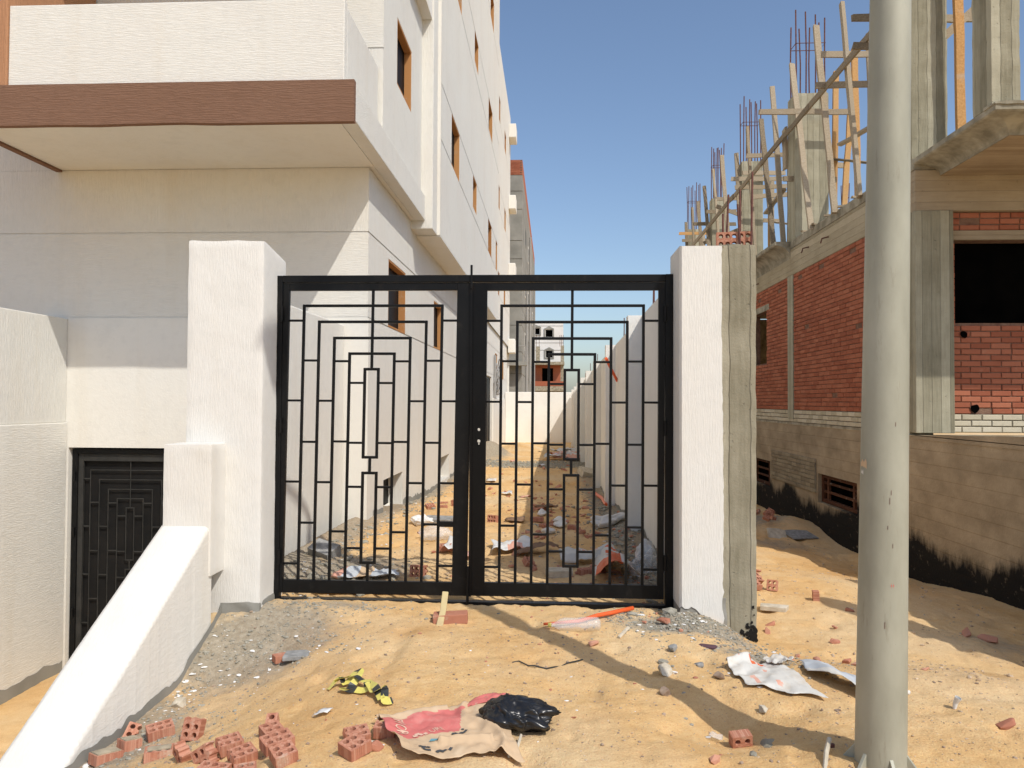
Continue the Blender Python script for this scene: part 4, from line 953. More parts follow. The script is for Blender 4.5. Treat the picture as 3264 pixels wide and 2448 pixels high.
mb = MB(); ww_ = [(-2.6, -1.6, 9.95, 10.75), (-.85, 0, 9.65, 10.55), (-.8, 0, 7.1, 7.95)]
mb.wall((0, 95, 0), (1, 0, 0), (0, 0, 1), (0, -1, 0), (-9, 1.34), (6.5, 11.4), ww_, .4); mb.add([(1.34, 95, 6.5), (1.34, 104, 6.5), (1.34, 104, 11.4), (1.34, 95, 11.4)], [(0, 1, 2, 3)])
mb.add([(-9, 95, 11.4), (1.34, 95, 11.4), (1.34, 104, 11.4), (-9, 104, 11.4)], [(0, 1, 2, 3)]); obj('upper_wall', mb, WHITE_FAR, wf)
for (a, b, c, d) in ww_:
    mb = MB(); mb.prism([(a-.2, c-.12), (b+.2, c-.12), (b+.2, d+.12), ((a+b)/2, d+.42), (a-.2, d+.12), (a-.2, d+.03), (a-.03, d+.03), (a-.03, d+.05), (b+.03, d+.05), (b+.03, c-.03), (a-.03, c-.03), (a-.03, d+.02), (a-.2, d+.02)], 'Y', 94.9, 94.99)
    f = obj('window_surround', mb, GREY_RENDER, wf); mb = MB(); mb.box(a, b, 95.38, 95.4, c, d); obj('unlit_fill', mb, SHADE_BLACK, f)  # darkness behind the window painted on a sheet
for z in (8.9, 8.0, 11.0):
    mb = MB(); mb.box(-9, 1.34, 94.97, 94.995, z, z+.04); obj('string_course', mb, GREY_RENDER, wf)
mb = MB(); mb.box(-9, 1.45, 92.4, 95.2, 6.1, 6.45); obj('floor_slab', mb, CON_PL, wf)
mb = MB(); mb.wall((0, 94, 0), (1, 0, 0), (0, 0, 1), (0, -1, 0), (-9, 1.0), (3.0, 6.1), [(-1.25, .1, 3.85, 5.75)], .3); obj('brick_wall', mb, BRICK, wf)
mb = MB(); mb.box(-1.3, .15, 94.32, 94.36, 3.8, 5.8); obj('opening', mb, SHADE_BLACK, wf)  # black sheet, the opening's inner darkness put into its colour
for q in ((1.0, 1.38, 94, 94.5, 2.6, 6.1), (-2.0, -1.5, 92.6, 93, 6.45, 8.3), (1.0, 1.4, 92.6, 93, 6.45, 8.4)): bx_('column', CON_PL, *q, parent=wf)
mb = MB(); mb.box(-9, 1.38, 92.6, 92.8, 3.55, 4.1); obj('balcony_parapet', mb, BRICK, wf); mb = MB(); mb.box(-9, 1.4, 92.5, 95, 2.95, 3.5); obj('balcony_slab', mb, CON_PL, wf)
mb = MB(); mb.box(-9, 1.2, 95, 103, -1, 3.1); obj('lower_wall', mb, CON_PL, wf)
mb = MB()
for x in (-1.95, -1.6, .9, 1.1, 1.3): mb.tube([(x, 92.8, 8.3), (x, 92.8, 9.7)], .03, 5)
obj('rebar', mb, REBAR, wf)

# ------------------------------------------------------------------ street lamp post
LX, LY = 1.468, 3.55
lz = -.06
pl = thing('street_lamp', 'thick grey galvanised lamp post on a gusseted base plate standing in the sand', 'lamp post', (LX, LY, lz))
def ax(z): return LX+.0185*(z-lz)
mb = MB(); zs = [lz+8.3*k/30 for k in range(31)]
mb.tube([(ax(z), LY, z) for z in zs], [.1075-.0062*(z-lz) for z in zs], 48, caps=False); obj('shaft', mb, POLE, pl, smooth=True)
mb = MB(); arm = [(ax(8.24), LY, 8.24)]+[(ax(8.24)+.04*k/10, LY-1.6*math.sin(R(9*k))*(k/10)**.3, 8.24+.75*math.sin(R(min(9*k, 90)))) for k in range(1, 11)]
mb.tube(arm, [.05-.0015*i for i in range(len(arm))], 14); obj('arm', mb, POLE, pl, smooth=True)
e = arm[-1]; mb = MB(); mb.prism([(e[1]+.05, e[2]-.03), (e[1]+.05, e[2]+.05), (e[1]-.3, e[2]+.1), (e[1]-.62, e[2]+.04), (e[1]-.66, e[2]-.04)], 'X', e[0]-.13, e[0]+.13); hd = obj('lamp_head', mb, POLE, pl, bevel=.02)
mb = MB(); mb.box(e[0]-.1, e[0]+.1, e[1]-.6, e[1]-.15, e[2]-.075, e[2]-.045); obj('lens', mb, LAMPGLASS, hd)
mb = MB(); mb.box(LX-.19, LX+.19, LY-.19, LY+.19, lz-.02, lz); obj('base_plate', mb, POLE, pl, bevel=.003)
for k in range(6):
    th = R(60*k+32); c, s_ = math.cos(th), math.sin(th); mb = MB(); t = .008
    prof = [(.095, lz), (.185, lz), (.18, lz+.025), (.102, lz+.125), (.095, lz+.125)]
    vs_ = [(LX+c*r-s_*q, LY+s_*r+c*q, z) for q in (-t, t) for r, z in prof]; n = len(prof)
    mb.add(vs_, [tuple(range(n)), tuple(range(2*n-1, n-1, -1))]+[(i, i+n, (i+1) % n+n, (i+1) % n) for i in range(n)]); obj('gusset', mb, POLE, pl, bevel=.002)
for sx_ in (-1, 1):
    for sy_ in (-1, 1):
        mb = MB(); mb.tube([(LX+sx_*.155, LY+sy_*.155, lz), (LX+sx_*.155, LY+sy_*.155, lz+.07)], .012, 8); mb.tube([(LX+sx_*.155, LY+sy_*.155, lz), (LX+sx_*.155, LY+sy_*.155, lz+.022)], .024, 6); obj('anchor_bolt', mb, REBAR, pl)
def on_pole(name, a0, a1, z0, z1, mat, tear=0, n=8):
    mb = MB(); P_ = []
    for i in range(n+1):
        a = R(a0+(a1-a0)*i/n)
        for k, z in enumerate((z0, z1)):
            zz = z+tear*float(vnoise(i*.9, k*3.1, 6)); r_ = .1075-.0062*(zz-lz)+.0012; P_.append((ax(zz)+r_*math.cos(a), LY+r_*math.sin(a), zz))
    mb.add(P_, [(2*i, 2*i+2, 2*i+3, 2*i+1) for i in range(n)]); return obj(name, mb, mat, pl)
on_pole('paper_remnant', -186, -158, 1.315, 1.345, PAPER, .03); on_pole('paper_remnant', -182, -170, 1.285, 1.30, SACK_W, .02)
for a in (-95, -90): on_pole('red_mark', a, a+2.6, .805, .811, PAPER_R, 0, 3); on_pole('red_mark', a+1, a+1.6, .798, .818, PAPER_R, 0, 2)
for a, z, h in ((-100, 1.16, .03), (-104, 1.05, .018), (-92, .97, .02), (-97, 1.20, .022), (-108, .62, .03), (-88, 1.5, .02)): on_pole('scratch', a, a+1.2, z, z+h, REBAR, .008, 3)
mb = rough_box(1.02, 1.85, 3.1, 3.98, -.6, -.075, .04, .02, .05, 12)
tag(obj('footing_block', mb, CON_PL, base=(1.4, 3.5, -.1), smooth=True), 'half buried concrete footing block under the lamp post', 'footing')

# ------------------------------------------------------------------ loose bricks
CB = .05; CW = .06; BH = .066
def perf_mesh(cols, half=False, ribs=True, key=None):
    """perforated clay brick, two rows of holes by 'cols', optionally broken through the next pair of holes"""
    mb = MB(); Lx = cols*CB+.008+(CB/2 if half else .008); W = .12
    P = lambda a, b, t: (a, b, t)
    x0 = .008
    r_ = .0175
    # end strip, cells
    mb.box(0, x0, 0, W, 0, BH)
    for c in range(cols):
        for q in range(2): hole_cell(mb, x0+c*CB, x0+(c+1)*CB, q*CW, (q+1)*CW, x0+(c+.5)*CB, (q+.5)*CW, r_, 0, BH, P)
    xe = x0+cols*CB
    if half:
        for q in range(2): hole_cell(mb, xe, xe+CB/2, q*CW, (q+1)*CW, xe+CB/2, (q+.5)*CW, r_, 0, BH, P, half='a1')
        xx = xe+CB/2
        for (b0, b1) in ((0, CW/2-r_), (CW/2+r_, CW+CW/2-r_), (CW+CW/2+r_, W)):
            k = .004; mb.add([(xx-.0005, b0, 0), (xx-.0005, b1, 0), (xx+k, b1*.6+b0*.4, BH*.2), (xx+k*2, (b0+b1)/2, BH*.6), (xx-.0005, b1, BH), (xx-.0005, b0, BH)], [(0, 1, 2), (0, 2, 3), (1, 4, 3, 2), (4, 5, 3), (5, 0, 3)])
    else: mb.box(xe, xe+x0, 0, W, 0, BH); xx = xe+x0
    if ribs:   # extruded ribs on the long sides and one end
        n = int(xx/.0125)
        for i in range(n):
            a = .002+i*.0125
            mb.box(a, a+.0105, -.0016, .0005, .001, BH-.001); mb.box(a, a+.0105, W-.0005, W+.0016, .001, BH-.001)
        for i in range(9):
            b = .003+i*.0128; mb.box(-.0016, .0005, b, b+.0108, .001, BH-.001)
    mb.v = [(x-xx/2, y-W/2, z-BH/2) for x, y, z in mb.v]
    return mb
PM = {}
def perf(cols, half):
    k = (cols, half)
    if k not in PM:
        mb = perf_mesh(cols, half); me = bpy.data.meshes.new('perforated_brick'); me.from_pydata(mb.v, [], mb.f); me.materials.append(BRICK_L); me.update(); PM[k] = me
    return PM[k]
def brick(x, y, cols, half, rot, label, dz=0, tilt=(0, 0), group=None, name='perforated_brick', base=None, lean=0):
    o = link(bpy.data.objects.new(name, perf(cols, half))); o.scale = (.84, .84, .84); z = (gz(x, y) if base is None else max(base, gz(x, y)-.006))+BH/2*.84+dz*.8
    o.location = (x, y, z); o.rotation_euler = (Matrix.Rotation(R(lean), 3, 'X') @ Euler((R(tilt[0]), R(tilt[1]), R(rot)), 'XYZ').to_matrix()).to_euler(); return tag(o, label, 'brick', group)
GB = 'perforated bricks lying on the sand'
def axes_rot(o, ex, ez):
    ex = Vector(ex).normalized(); ez = Vector(ez); ez = (ez-ex*ez.dot(ex)).normalized(); ey = ez.cross(ex); o.rotation_euler = Matrix((ex, ey, ez)).transposed().to_euler()
def mud(o, w_, l_):   # dried mud plastered over the buried top
    mb = rough_box(-l_, l_, -w_, w_, BH/2-.004, BH/2+.008, .02, .006, .006, int(l_*900)); me = bpy.data.meshes.new('mud_crust'); me.from_pydata(mb.v, [], mb.f); me.materials.append(MUD); c = link(bpy.data.objects.new('mud_crust', me)); c.parent = o
brick(-2.23, 4.33, 3, False, 36, 'perforated brick with six holes upward beside the sloping wall foot', .016, (0, 0), GB, lean=9)
o = brick(-1.975, 4.20, 2, True, 0, 'broken brick standing on edge with a scalloped top and four dark holes', .028, (0, 0), GB); axes_rot(o, (.06, .36, .93), (-.1, -.94, .34))
o = brick(-2.40, 4.08, 3, False, 55, 'ribbed brick buried edge up in grey rubble at the sloping wall foot, lower of two', -.012, (0, 0), GB, lean=-8); mud(o, .05, .075)
o = brick(-2.36, 4.24, 2, False, 52, 'ribbed brick buried edge up in grey rubble, touching the end of another', -.010, (0, 0), GB, lean=-8); mud(o, .05, .05)
brick(-2.46, 4.44, 1, True, 15, 'small brick piece with grooves poking from the rubble by the wall', -.012, (35, 20), GB)
o = brick(-2.07, 4.01, 3, False, 24, 'orange brick sunk in the sand with only its grooved edge and top showing', -.016, (0, 0), GB, lean=-3); mud(o, .035, .07)
o = brick(-1.87, 3.86, 1, True, 0, 'broken brick lying with two deep scallops upward among the sand', .012, (0, 0), GB); axes_rot(o, (.25, -.35, .9), (-.6, -.75, .0))
o = brick(-1.70, 3.75, 2, True, 0, 'broken brick half sunk with a jagged sloping side next to the pile', -.012, (0, 0), GB); axes_rot(o, (.75, -.2, .55), (-.35, -.9, .1))
GP = 'bricks in the pile on the sand'
PB = gz(-1.45, 3.65)
brick(-1.60, 3.80, 2, True, 218, 'dusty four hole brick with two scalloped broken lobes at the pile edge', .006, (0, 0), GP, base=PB-.035, lean=7)
brick(-1.475, 3.655, 2, True, 222, 'broken brick with a rounded corner and four holes in the middle of the pile', .012, (0, 0), GP, base=PB-.02, lean=9)
brick(-1.405, 3.845, 2, False, 40, 'perforated brick behind the pile middle with a chipped grooved end', .012, (0, 0), GP, base=PB-.015, lean=5)
brick(-1.31, 3.66, 3, False, 40, 'six hole brick with a dark ridged end, largest in the pile', .014, (0, 0), GP, base=PB, lean=8)
brick(-1.215, 3.475, 2, True, 128, 'pinkish brick lying across the front corner of the pile', .03, (0, 0), GP, base=PB+.005, lean=12)
brick(-1.45, 3.97, 1, False, 8, 'small brick fragment with a square groove behind the pile', .0, (0, 0), GP, base=PB-.01, lean=30)
brick(-1.56, 3.51, 3, False, 172, 'three hole brick at the near end of the pile, cut by the frame', .01, (0, 0), GP, base=PB-.035, lean=6)
brick(-1.375, 3.44, 2, False, 22, 'pale dusty brick tucked below the ridged one in the pile', .0, (0, 0), GP, base=PB-.02, lean=6)
GS = 'broken bricks beside the paper sack'
brick(-.925, 3.67, 2, True, 205, 'mortar smeared brick with broken holes behind the two beside the paper sack', .006, (0, 0), GS, lean=8)
brick(-.89, 3.49, 2, True, 52, 'red brick with a sharp ridged corner and four holes left of the paper sack', .014, (0, 0), GS, lean=10)
brick(-.80, 3.72, 1, True, 88, 'narrow brick end tucked under the paper sack corner', .006, (0, 0), GS, lean=8)
o = brick(.95, 3.95, 1, True, 0, 'grooved brick lying on its broken side at the lamp post shadow', .0, (0, 0), GB); axes_rot(o, (.05, .25, -.97), (.15, -.97, -.2)); o.location.z = gz(.95, 3.95)+.038
# brick on the post: face with holes to the street
o = link(bpy.data.objects.new('perforated_brick', perf(5, False))); o.location = (1.395, 5.98, 2.79+.062); o.rotation_euler = (Matrix.Rotation(R(-9), 3, 'Z') @ Matrix.Rotation(R(90), 3, 'X')).to_euler(); tag(o, 'red perforated brick set on top of the concrete gate post between bars', 'brick')
mb = rough_box(1.235, 1.515, 5.85, 6.17, 2.765, 2.802, .025, .014, .012, 6); obj('mortar_bed', mb, CON_PL, rp)
# solid brick before the threshold
mb = MB(); mb.box(-.125, .125, -.055, .055, -.036, .036); o = obj('solid_brick', mb, BRICK_L, bevel=.006); o.location = (-.735, 5.62, gz(-.735, 5.6)+.03); o.rotation_euler = (R(2), R(-3), R(4)); tag(o, 'smooth pink brick lying in front of the gate threshold', 'brick')
def stone_mesh(seed):
    bm = bmesh.new(); rg = random.Random(seed+40)
    for _ in range(17):
        d = Vector((rg.gauss(0, 1), rg.gauss(0, 1), rg.gauss(0, 1))).normalized(); m_ = max(abs(d.x), abs(d.y), abs(d.z)); bm.verts.new(Vector((d.x, d.y*.85, d.z*.7))/m_**.6*rg.uniform(.75, 1.0))
    r = bmesh.ops.convex_hull(bm, input=bm.verts[:]); bmesh.ops.delete(bm, geom=[g for g in r['geom_interior'] if isinstance(g, bmesh.types.BMVert)], context='VERTS')
    bmesh.ops.bevel(bm, geom=bm.edges[:], offset=.05, segments=1, affect='EDGES')
    me = bpy.data.meshes.new('stone'); bm.to_mesh(me); bm.free(); return me
SM = [stone_mesh(k) for k in range(6)]
def stone(name, x, y, size, mat, label, cat='stone', k=0, rot=0, group=None, sc3=(1, 1, 1), sink=.3, tilt=0):
    me = SM[k % 6].copy(); me.materials.append(mat); o = link(bpy.data.objects.new(name, me)); o.scale = (size*sc3[0], size*sc3[1], size*sc3[2])
    o.location = (x, y, gz(x, y)+size*sc3[2]*.55*(1-sink)); o.rotation_euler = (R(tilt), R(tilt*.5), R(rot)); return tag(o, label, cat, group)
stone('stone', -2.36, 4.82, .055, STONE, 'pinkish pale stone on grey sand near the sloping wall', k=1, rot=20)
stone('stone', .68, 4.70, .062, STONE, 'cream pitted stone on the sand between gate and white sheet', k=2, rot=60)
stone('stone', .92, 4.87, .034, STONE_G, 'dark grey pebble left of the white sheet', k=3, rot=10)
stone('stone', .99, 4.62, .042, STONE_B, 'brown angular stone touching the white sheet corner', k=4, rot=50)
stone('stone', .64, 4.38, .04, STONE_B, 'rounded stone lying in the lamp post shadow', k=0, rot=30)
stone('stone', .79, 5.12, .045, STONE_G, 'blue grey stone on the sand before the gate post', k=5, rot=80)
stone('stone', 1.13, 4.21, .033, STONE, 'small pale stone on open sand below the white sheet', k=1, rot=100)
stone('stone', -1.72, 3.6, .04, STONE_G, 'greenish grey stone wedged at the brick pile', k=2, rot=10)
stone('concrete_lump', -.84, 3.56, .035, STONE, 'pale mortar lump between the bricks and the paper sack', 'rubble', 3)
stone('brick_bit', -.81, 3.545, .05, BRICK_L, 'red brick chip leaning at the paper sack edge', 'brick chip', 4, 30, sc3=(1, .7, .9))
stone('brick_bit', .28, 5.20, .055, BRICK_L, 'red brick chip with mortar below the plastic bottle', 'brick chip', 5, 40, sc3=(1, .6, .6))
stone('brick_bit', .81, 5.62, .055, BRICK_L, 'red brick chip on the grey mortar heap by the gate post', 'brick chip', 1, -30, sc3=(1.2, .6, .6), sink=-.6)
stone('purple_scrap', 1.03, 5.18, .06, PURPLE, 'dark purple rag scrap on the sand before the gate post', 'rag', 2, -20, sc3=(1.3, .6, .35))
def slab_piece(x, y, a, b, h, rot, mat, label, cat='tile', name='tile_piece', tilt=(0, 0), dz=0, group=None):
    mb = MB(); rg = random.Random(int(abs(x*97)+abs(y*31))); poly = [(-a, -b*rg.uniform(.8, 1)), (a*rg.uniform(.7, 1), -b), (a, b*rg.uniform(.6, 1)), (a*.2, b*rg.uniform(.9, 1.1)), (-a*rg.uniform(.8, 1), b)]
    mb.prism(poly, 'Z', 0, h); o = obj(name, mb, mat, bevel=.004); o.location = (x, y, gz(x, y)+dz); o.rotation_euler = (R(tilt[0]), R(tilt[1]), R(rot)); return tag(o, label, cat, group)
slab_piece(-1.74, 5.22, .09, .07, .03, 15, STONE_G, 'light grey tile fragment on the mortar patch')
slab_piece(-1.85, 5.22, .05, .04, .05, 40, BRICK_L, 'orange brick corner beside the grey tile fragment', 'brick chip', 'brick_bit', dz=-.01)
slab_piece(1.94, 6.85, .12, .06, .04, -15, STONE, 'flat mortar crusted slab on sand beside the concrete post', 'slab', 'slab_piece')
slab_piece(.08, 7.15, .13, .09, .07, 12, STONE, 'yellowish stone block behind the gate beside the holed brick', 'stone', 'stone_block')
slab_piece(.92, 19.4, .3, .2, .16, 30, STONE, 'cream stone block at the foot of the boundary wall', 'stone', 'stone_block', (20, 10))
slab_piece(-1.50, 10.25, .2, .12, .06, -5, STONE_G, 'flat grey slab beside the clear bag behind the gate', 'slab', 'slab_piece', (6, 0))
slab_piece(-2.30, 7.75, .14, .10, .14, -20, STONE_G, 'grey mortar block at the retaining wall foot behind the gate', 'rubble', 'mortar_block', (25, 10), -.02)
slab_piece(3.72, 13.0, .16, .15, .04, 10, STONE, 'square cream tile leaning on rubble by the bitumen wall', 'tile', tilt=(58, 0), dz=.02)
slab_piece(4.12, 13.1, .24, .2, .02, 20, STONE_G, 'dark flat slate sheet beside the cream tile', 'slab', 'slate_sheet', (12, 0), .02)
# passage bricks
GPB = 'bricks lying in the passage behind the gate'
for a in ((-1.9, 12.0, 3, False, 30, 'red brick leaning in a small heap by the apartment wall', .03, (20, 0)), (-1.72, 12.15, 2, True, -20, 'half brick at the foot of the small heap by the apartment wall', 0, (0, 0)), (-1.82, 12.95, 3, False, 5, 'flat red brick behind the small heap by the apartment wall', .0, (0, 0)),
          (-1.58, 12.4, 2, False, 75, 'brick turned with holes toward the gate beside the heap', .03, (78, 0)), (-1.13, 8.2, 3, True, 10, 'red brick under white paper behind the gate', .02, (10, 0)), (-1.2, 6.95, 3, True, -8, 'ridged red brick close behind the gate bars', .02, (85, 0)),
          (-.78, 10.2, 3, False, -30, 'ridged brick on sunny sand near the dark board', .02, (80, 0)), (-.22, 7.6, 2, True, 35, 'broken brick on dark sand next to the brown board', .02, (30, 20)), (.32, 7.25, 3, False, 18, 'holed brick lying under the orange printed sack', .01, (0, 0)), (.42, 7.36, 2, True, -10, 'broken holed brick behind another under the orange printed sack', .02, (0, 8)),
          (.26, 9.8, 2, True, -10, 'short brick in the shade midway along the passage', 0, (0, 0)), (-.1, 9.95, 2, False, 40, 'dusty brick among white scraps in the shade', 0, (5, 0)), (-.2, 10.35, 4, False, 4, 'whole brick lying flat by the white scraps in the shade', 0, (0, 0))):
    brick(*a[:6], a[6], a[7], GPB)
# bricks in the side strip by the neighbour
for a in ((2.02, 7.75, 2, True, 40, 'mortar stained brick at the top of a heap beside the concrete post', .05, (40, 10)), (2.12, 7.55, 2, False, -25, 'orange brick end at the bottom of the heap beside the concrete post', .02, (70, 0)), (1.95, 7.55, 2, True, 10, 'whitish broken brick in the heap beside the concrete post', .02, (15, 0)), (2.41, 7.2, 1, True, 80, 'lone upright brick piece at a shadow tip beside the lamp post', .012, (88, 0))):
    brick(*a[:6], a[6], a[7], 'bricks on the side strip')
for k in range(16):
    rg = random.Random(100+k); x, y = 3.2+rg.uniform(-.55, .8), 14.2+rg.uniform(-.9, 1.2)
    brick(x, y, rg.choice((1, 2, 3)), rg.random() < .6, rg.uniform(0, 360), 'dusty broken brick in the shaded rubble heap by the neighbour wall', .04*rg.random()+max(0, .16-.12*abs(x-3.3)), (rg.uniform(-40, 60), rg.uniform(-30, 30)), 'bricks in the shaded rubble heap')
# small chips
def chips(pts, label, group, mats, smin, smax, seed, name='brick_bit', cat='brick chip'):
    rg = random.Random(seed)
    for i, (x, y) in enumerate(pts):
        s_ = rg.uniform(smin, smax); me_k = SMC[(i+seed) % 6][mats[i % len(mats)].name]
        o = link(bpy.data.objects.new(name, me_k)); o.scale = (s_*rg.uniform(.9, 1.6), s_*rg.uniform(.6, 1), s_*rg.uniform(.5, .9)); o.location = (x, y, gz(x, y)+s_*.2); o.rotation_euler = (rg.uniform(-.4, .4), rg.uniform(-.4, .4), rg.uniform(0, 6.3)); tag(o, label, cat, group)
SMC = []
for k in range(6):
    d = {}
    for mt in (BRICK_L, STONE_G, STONE, FLAKE):
        me = SM[k].copy(); me.materials.append(mt); d[mt.name] = me
    SMC.append(d)
rg = random.Random(5)
def scatter(n, x0, x1, y0, y1, pw=1): return [(rg.uniform(x0, x1), y0+(y1-y0)*rg.random()**pw) for _ in range(n)]
chips([(1.75, 5.6), (2.13, 5.95), (1.78, 6.4), (1.7, 6.2), (1.85, 5.5), (2.3, 6.4), (1.66, 5.45), (2.0, 5.35), (1.98, 7.9), (2.25, 8.6), (2.05, 9.3), (1.75, 8.3), (1.95, 5.0), (2.3, 4.9), (2.6, 6.9), (2.0, 4.75)], 'small red brick chip on the sand strip beside the concrete post', 'brick chips on the side strip', [BRICK_L], .025, .055, 1)
chips([(3.43, 6.6), (3.55, 6.5)], 'red brick lump in the shade right of the lamp post', 'brick lumps right of the lamp post', [BRICK_L], .06, .08, 2)
chips([(2.27, 4.0)], 'pinkish brick flake on sunny sand right of the lamp post', None or 'brick flake by the lamp post', [BRICK_L], .045, .05, 3)
chips(scatter(22, -.4, .7, 7.0, 9.3), 'small red brick chip in shade close behind the right gate leaf', 'brick chips close behind the gate', [BRICK_L], .03, .075, 4)
chips(scatter(24, -.3, .6, 9.3, 12.5), 'red brick shard in the shaded rubble drift midway along the passage', 'brick shards in the rubble drift', [BRICK_L], .035, .09, 7)
chips(scatter(16, -.4, .8, 12.5, 23), 'red brick crumb on shaded sand toward the far end of the passage', 'brick crumbs further along the passage', [BRICK_L], .04, .1, 8)
chips(scatter(14, -1.7, -.6, 7.3, 20, 1.4), 'small red brick chip on the sunny side of the passage', 'brick chips on the sunny side', [BRICK_L], .03, .07, 9)
chips(scatter(14, .3, .95, 24, 31), 'red brick rubble at the far end of the passage', 'far rubble in the passage', [BRICK_L], .06, .14, 5)
chips(scatter(10, -1.2, .6, 3.6, 5.6), 'tiny brick crumb on the street sand', 'brick crumbs on the street', [BRICK_L], .008, .014, 6)
# ------------------------------------------------------------------ crumbs, flakes, pebbles (uncountable)
def litter(name, n, where, mat, smin, smax, seed, flat=.7, sub=0):
    rs_ = np.random.default_rng(seed); bm = bmesh.new(); bmesh.ops.create_icosphere(bm, subdivisions=1, radius=1); bv = np.array([v.co[:] for v in bm.verts]); bf = np.array([[v.index for v in f.verts] for f in bm.faces]); bm.free()
    P = where(rs_, n); n = len(P); zz = zn(P[:, 0], P[:, 1]); sz = smin*(smax/smin)**(rs_.random(n)**2.2)
    vs_ = []; 
    for i in range(n):
        q = bv*(1+rs_.uniform(-.35, .35, bv.shape)); q = q*np.array([rs_.uniform(.7, 1.5), rs_.uniform(.6, 1.1), flat*rs_.uniform(.6, 1)])*sz[i]
        a = rs_.uniform(0, 6.28); c, s_ = math.cos(a), math.sin(a); q = np.stack([q[:, 0]*c-q[:, 1]*s_, q[:, 0]*s_+q[:, 1]*c, q[:, 2]], 1)
        vs_.append(q+np.array([P[i, 0], P[i, 1], zz[i]+sz[i]*flat*.25]))
    V = np.concatenate(vs_); F = np.concatenate([bf+12*i for i in range(n)])
    me = bpy.data.meshes.new(name); me.from_pydata(V.tolist(), [], F.tolist()); me.materials.append(mat); me.update()
    o = link(bpy.data.objects.new(name, me)); o['kind'] = 'stuff'; o['label'] = name.replace('_', ' ')+' scattered on the sand'; return o
def near(spots):
    def f(rs_, n):
        out = []; ws = np.array([s[4] for s in spots]); ws = ws/ws.sum()
        for s, k in zip(spots, (ws*n).astype(int)): out.append(np.stack([rs_.normal(s[0], s[2], k), rs_.normal(s[1], s[3], k)], 1))
        P = np.concatenate(out); ok = (P[:, 0] > -2.5) & ~((P[:, 0] > .93) & (P[:, 0] < 1.6) & (P[:, 1] > 5.78) & (P[:, 1] < 6.3)) & ~((P[:, 0] < -2.2) & (P[:, 1] > 5.78) & (P[:, 1] < 6.35)) & ~((P[:, 0] > 1.03) & (P[:, 0] < 1.3) & (P[:, 1] > 6)); return P[ok]
    return f
def rect(x0, x1, y0, y1, pw=1.0): return lambda rs_, n: np.stack([rs_.uniform(x0, x1, n), y0+(y1-y0)*rs_.random(n)**pw], 1)
litter('mortar_crumbs', 7500, near([(-2.0, 5.45, .35, .22, 5), (-2.4, 4.6, .12, .5, 2), (-1.7, 5.87, .35, .06, 1.5), (1.0, 5.62, .28, .10, 5), (1.4, 5.35, .2, .16, 2.5), (.7, 5.75, .3, .1, 1.5), (-2.0, 7.2, .4, .5, 4), (-2.3, 11, .15, 3, 2), (.85, 8.5, .15, 2.0, 5), (.8, 14, .15, 3, 3), (1.5, 5.0, .25, .2, 1.2), (-2.25, 4.15, .25, .25, 2)]), CRUMB, .003, .016, 1)
litter('plaster_flakes', 900, near([(-2.0, 5.3, .4, .25, 2), (-2.42, 4.8, .07, .6, 3), (-2.1, 7.6, .4, .7, 3), (-2.25, 11, .15, 2, 3), (.85, 8.3, .13, 1.6, 5), (1.05, 5.6, .25, .09, 2), (.85, 13, .1, 2.5, 2), (-.5, 4.3, 1.2, .6, 1)]), FLAKE, .004, .024, 2, .3)
litter('pebbles', 3600, rect(-2.4, 2.8, 3.2, 5.7), PEBBLE, .002, .008, 3)
litter('clods', 1300, rect(-2.4, 2.9, 3.2, 5.8), STONE_B, .003, .013, 8)
litter('rubble', 1500, near([(.82, 8.3, .13, 1.3, 4), (.78, 12, .13, 2.5, 3), (-2.3, 8.5, .16, 1.2, 2), (-2.2, 12.5, .12, 2.2, 2), (-1.9, 7.1, .4, .4, 1), (.3, 10.5, .5, 1.5, 1)]), CRUMB, .008, .05, 9)
litter('rubble', 400, near([(.1, 11, .35, 2.5, 3), (.85, 9, .12, 2, 2)]), BRICK_L, .008, .035, 10)
litter('gravel', 2200, rect(-2.3, 1.0, 21.8, 24.6), CRUMB, .015, .05, 4)
litter('stones', 1600, rect(-2.2, .95, 6.6, 21, 1.5), PEBBLE, .004, .022, 5)
litter('pebbles', 1400, rect(1.65, 4.4, 4.6, 13, 1.4), PEBBLE, .004, .018, 6)
# ------------------------------------------------------------------ sheets, sacks, bags
def sheet(name, corners, nx_, ny_, hfun, mats, facemat, label, cat, thick=.0015, seed=0, wob=.0, lift=.012, smooth=True, edge=0.0, group=None):
    """crumpled sheet over a quad (corners counter-clockwise from u=v=0), lying on the ground"""
    c = [np.array(p, float) for p in corners]; mb = MB(); g = {}
    for j in range(ny_+1):
        for i in range(nx_+1):
            u, v = i/nx_, j/ny_
            uu = u+edge*float(vnoise(v*4+seed, u*2, 3))*(abs(u-.5)*2)**2; vv = v+edge*float(vnoise(u*5+seed, v*2, 4))*(abs(v-.5)*2)**2
            p = c[0]*(1-uu)*(1-vv)+c[1]*uu*(1-vv)+c[2]*uu*vv+c[3]*(1-uu)*vv
            g[i, j] = (p[0], p[1], gz(p[0], p[1])+lift+max(0, hfun(u, v)))
    for j in range(ny_):
        for i in range(nx_):
            mb.add([g[i, j], g[i+1, j], g[i+1, j+1], g[i, j+1]], [(0, 1, 2, 3)], facemat((i+.5)/nx_, (j+.5)/ny_))
    o = obj(name, mb, mats, smooth=False, base=(c[0][0], c[0][1], gz(c[0][0], c[0][1])))
    wd = o.modifiers.new('weld', 'WELD'); wd.merge_threshold = 1e-5
    so_ = o.modifiers.new('thick', 'SOLIDIFY'); so_.thickness = thick
    if smooth: o.data.polygons.foreach_set('use_smooth', [True]*len(o.data.polygons))
    tag(o, label, cat, group); return o, g, c
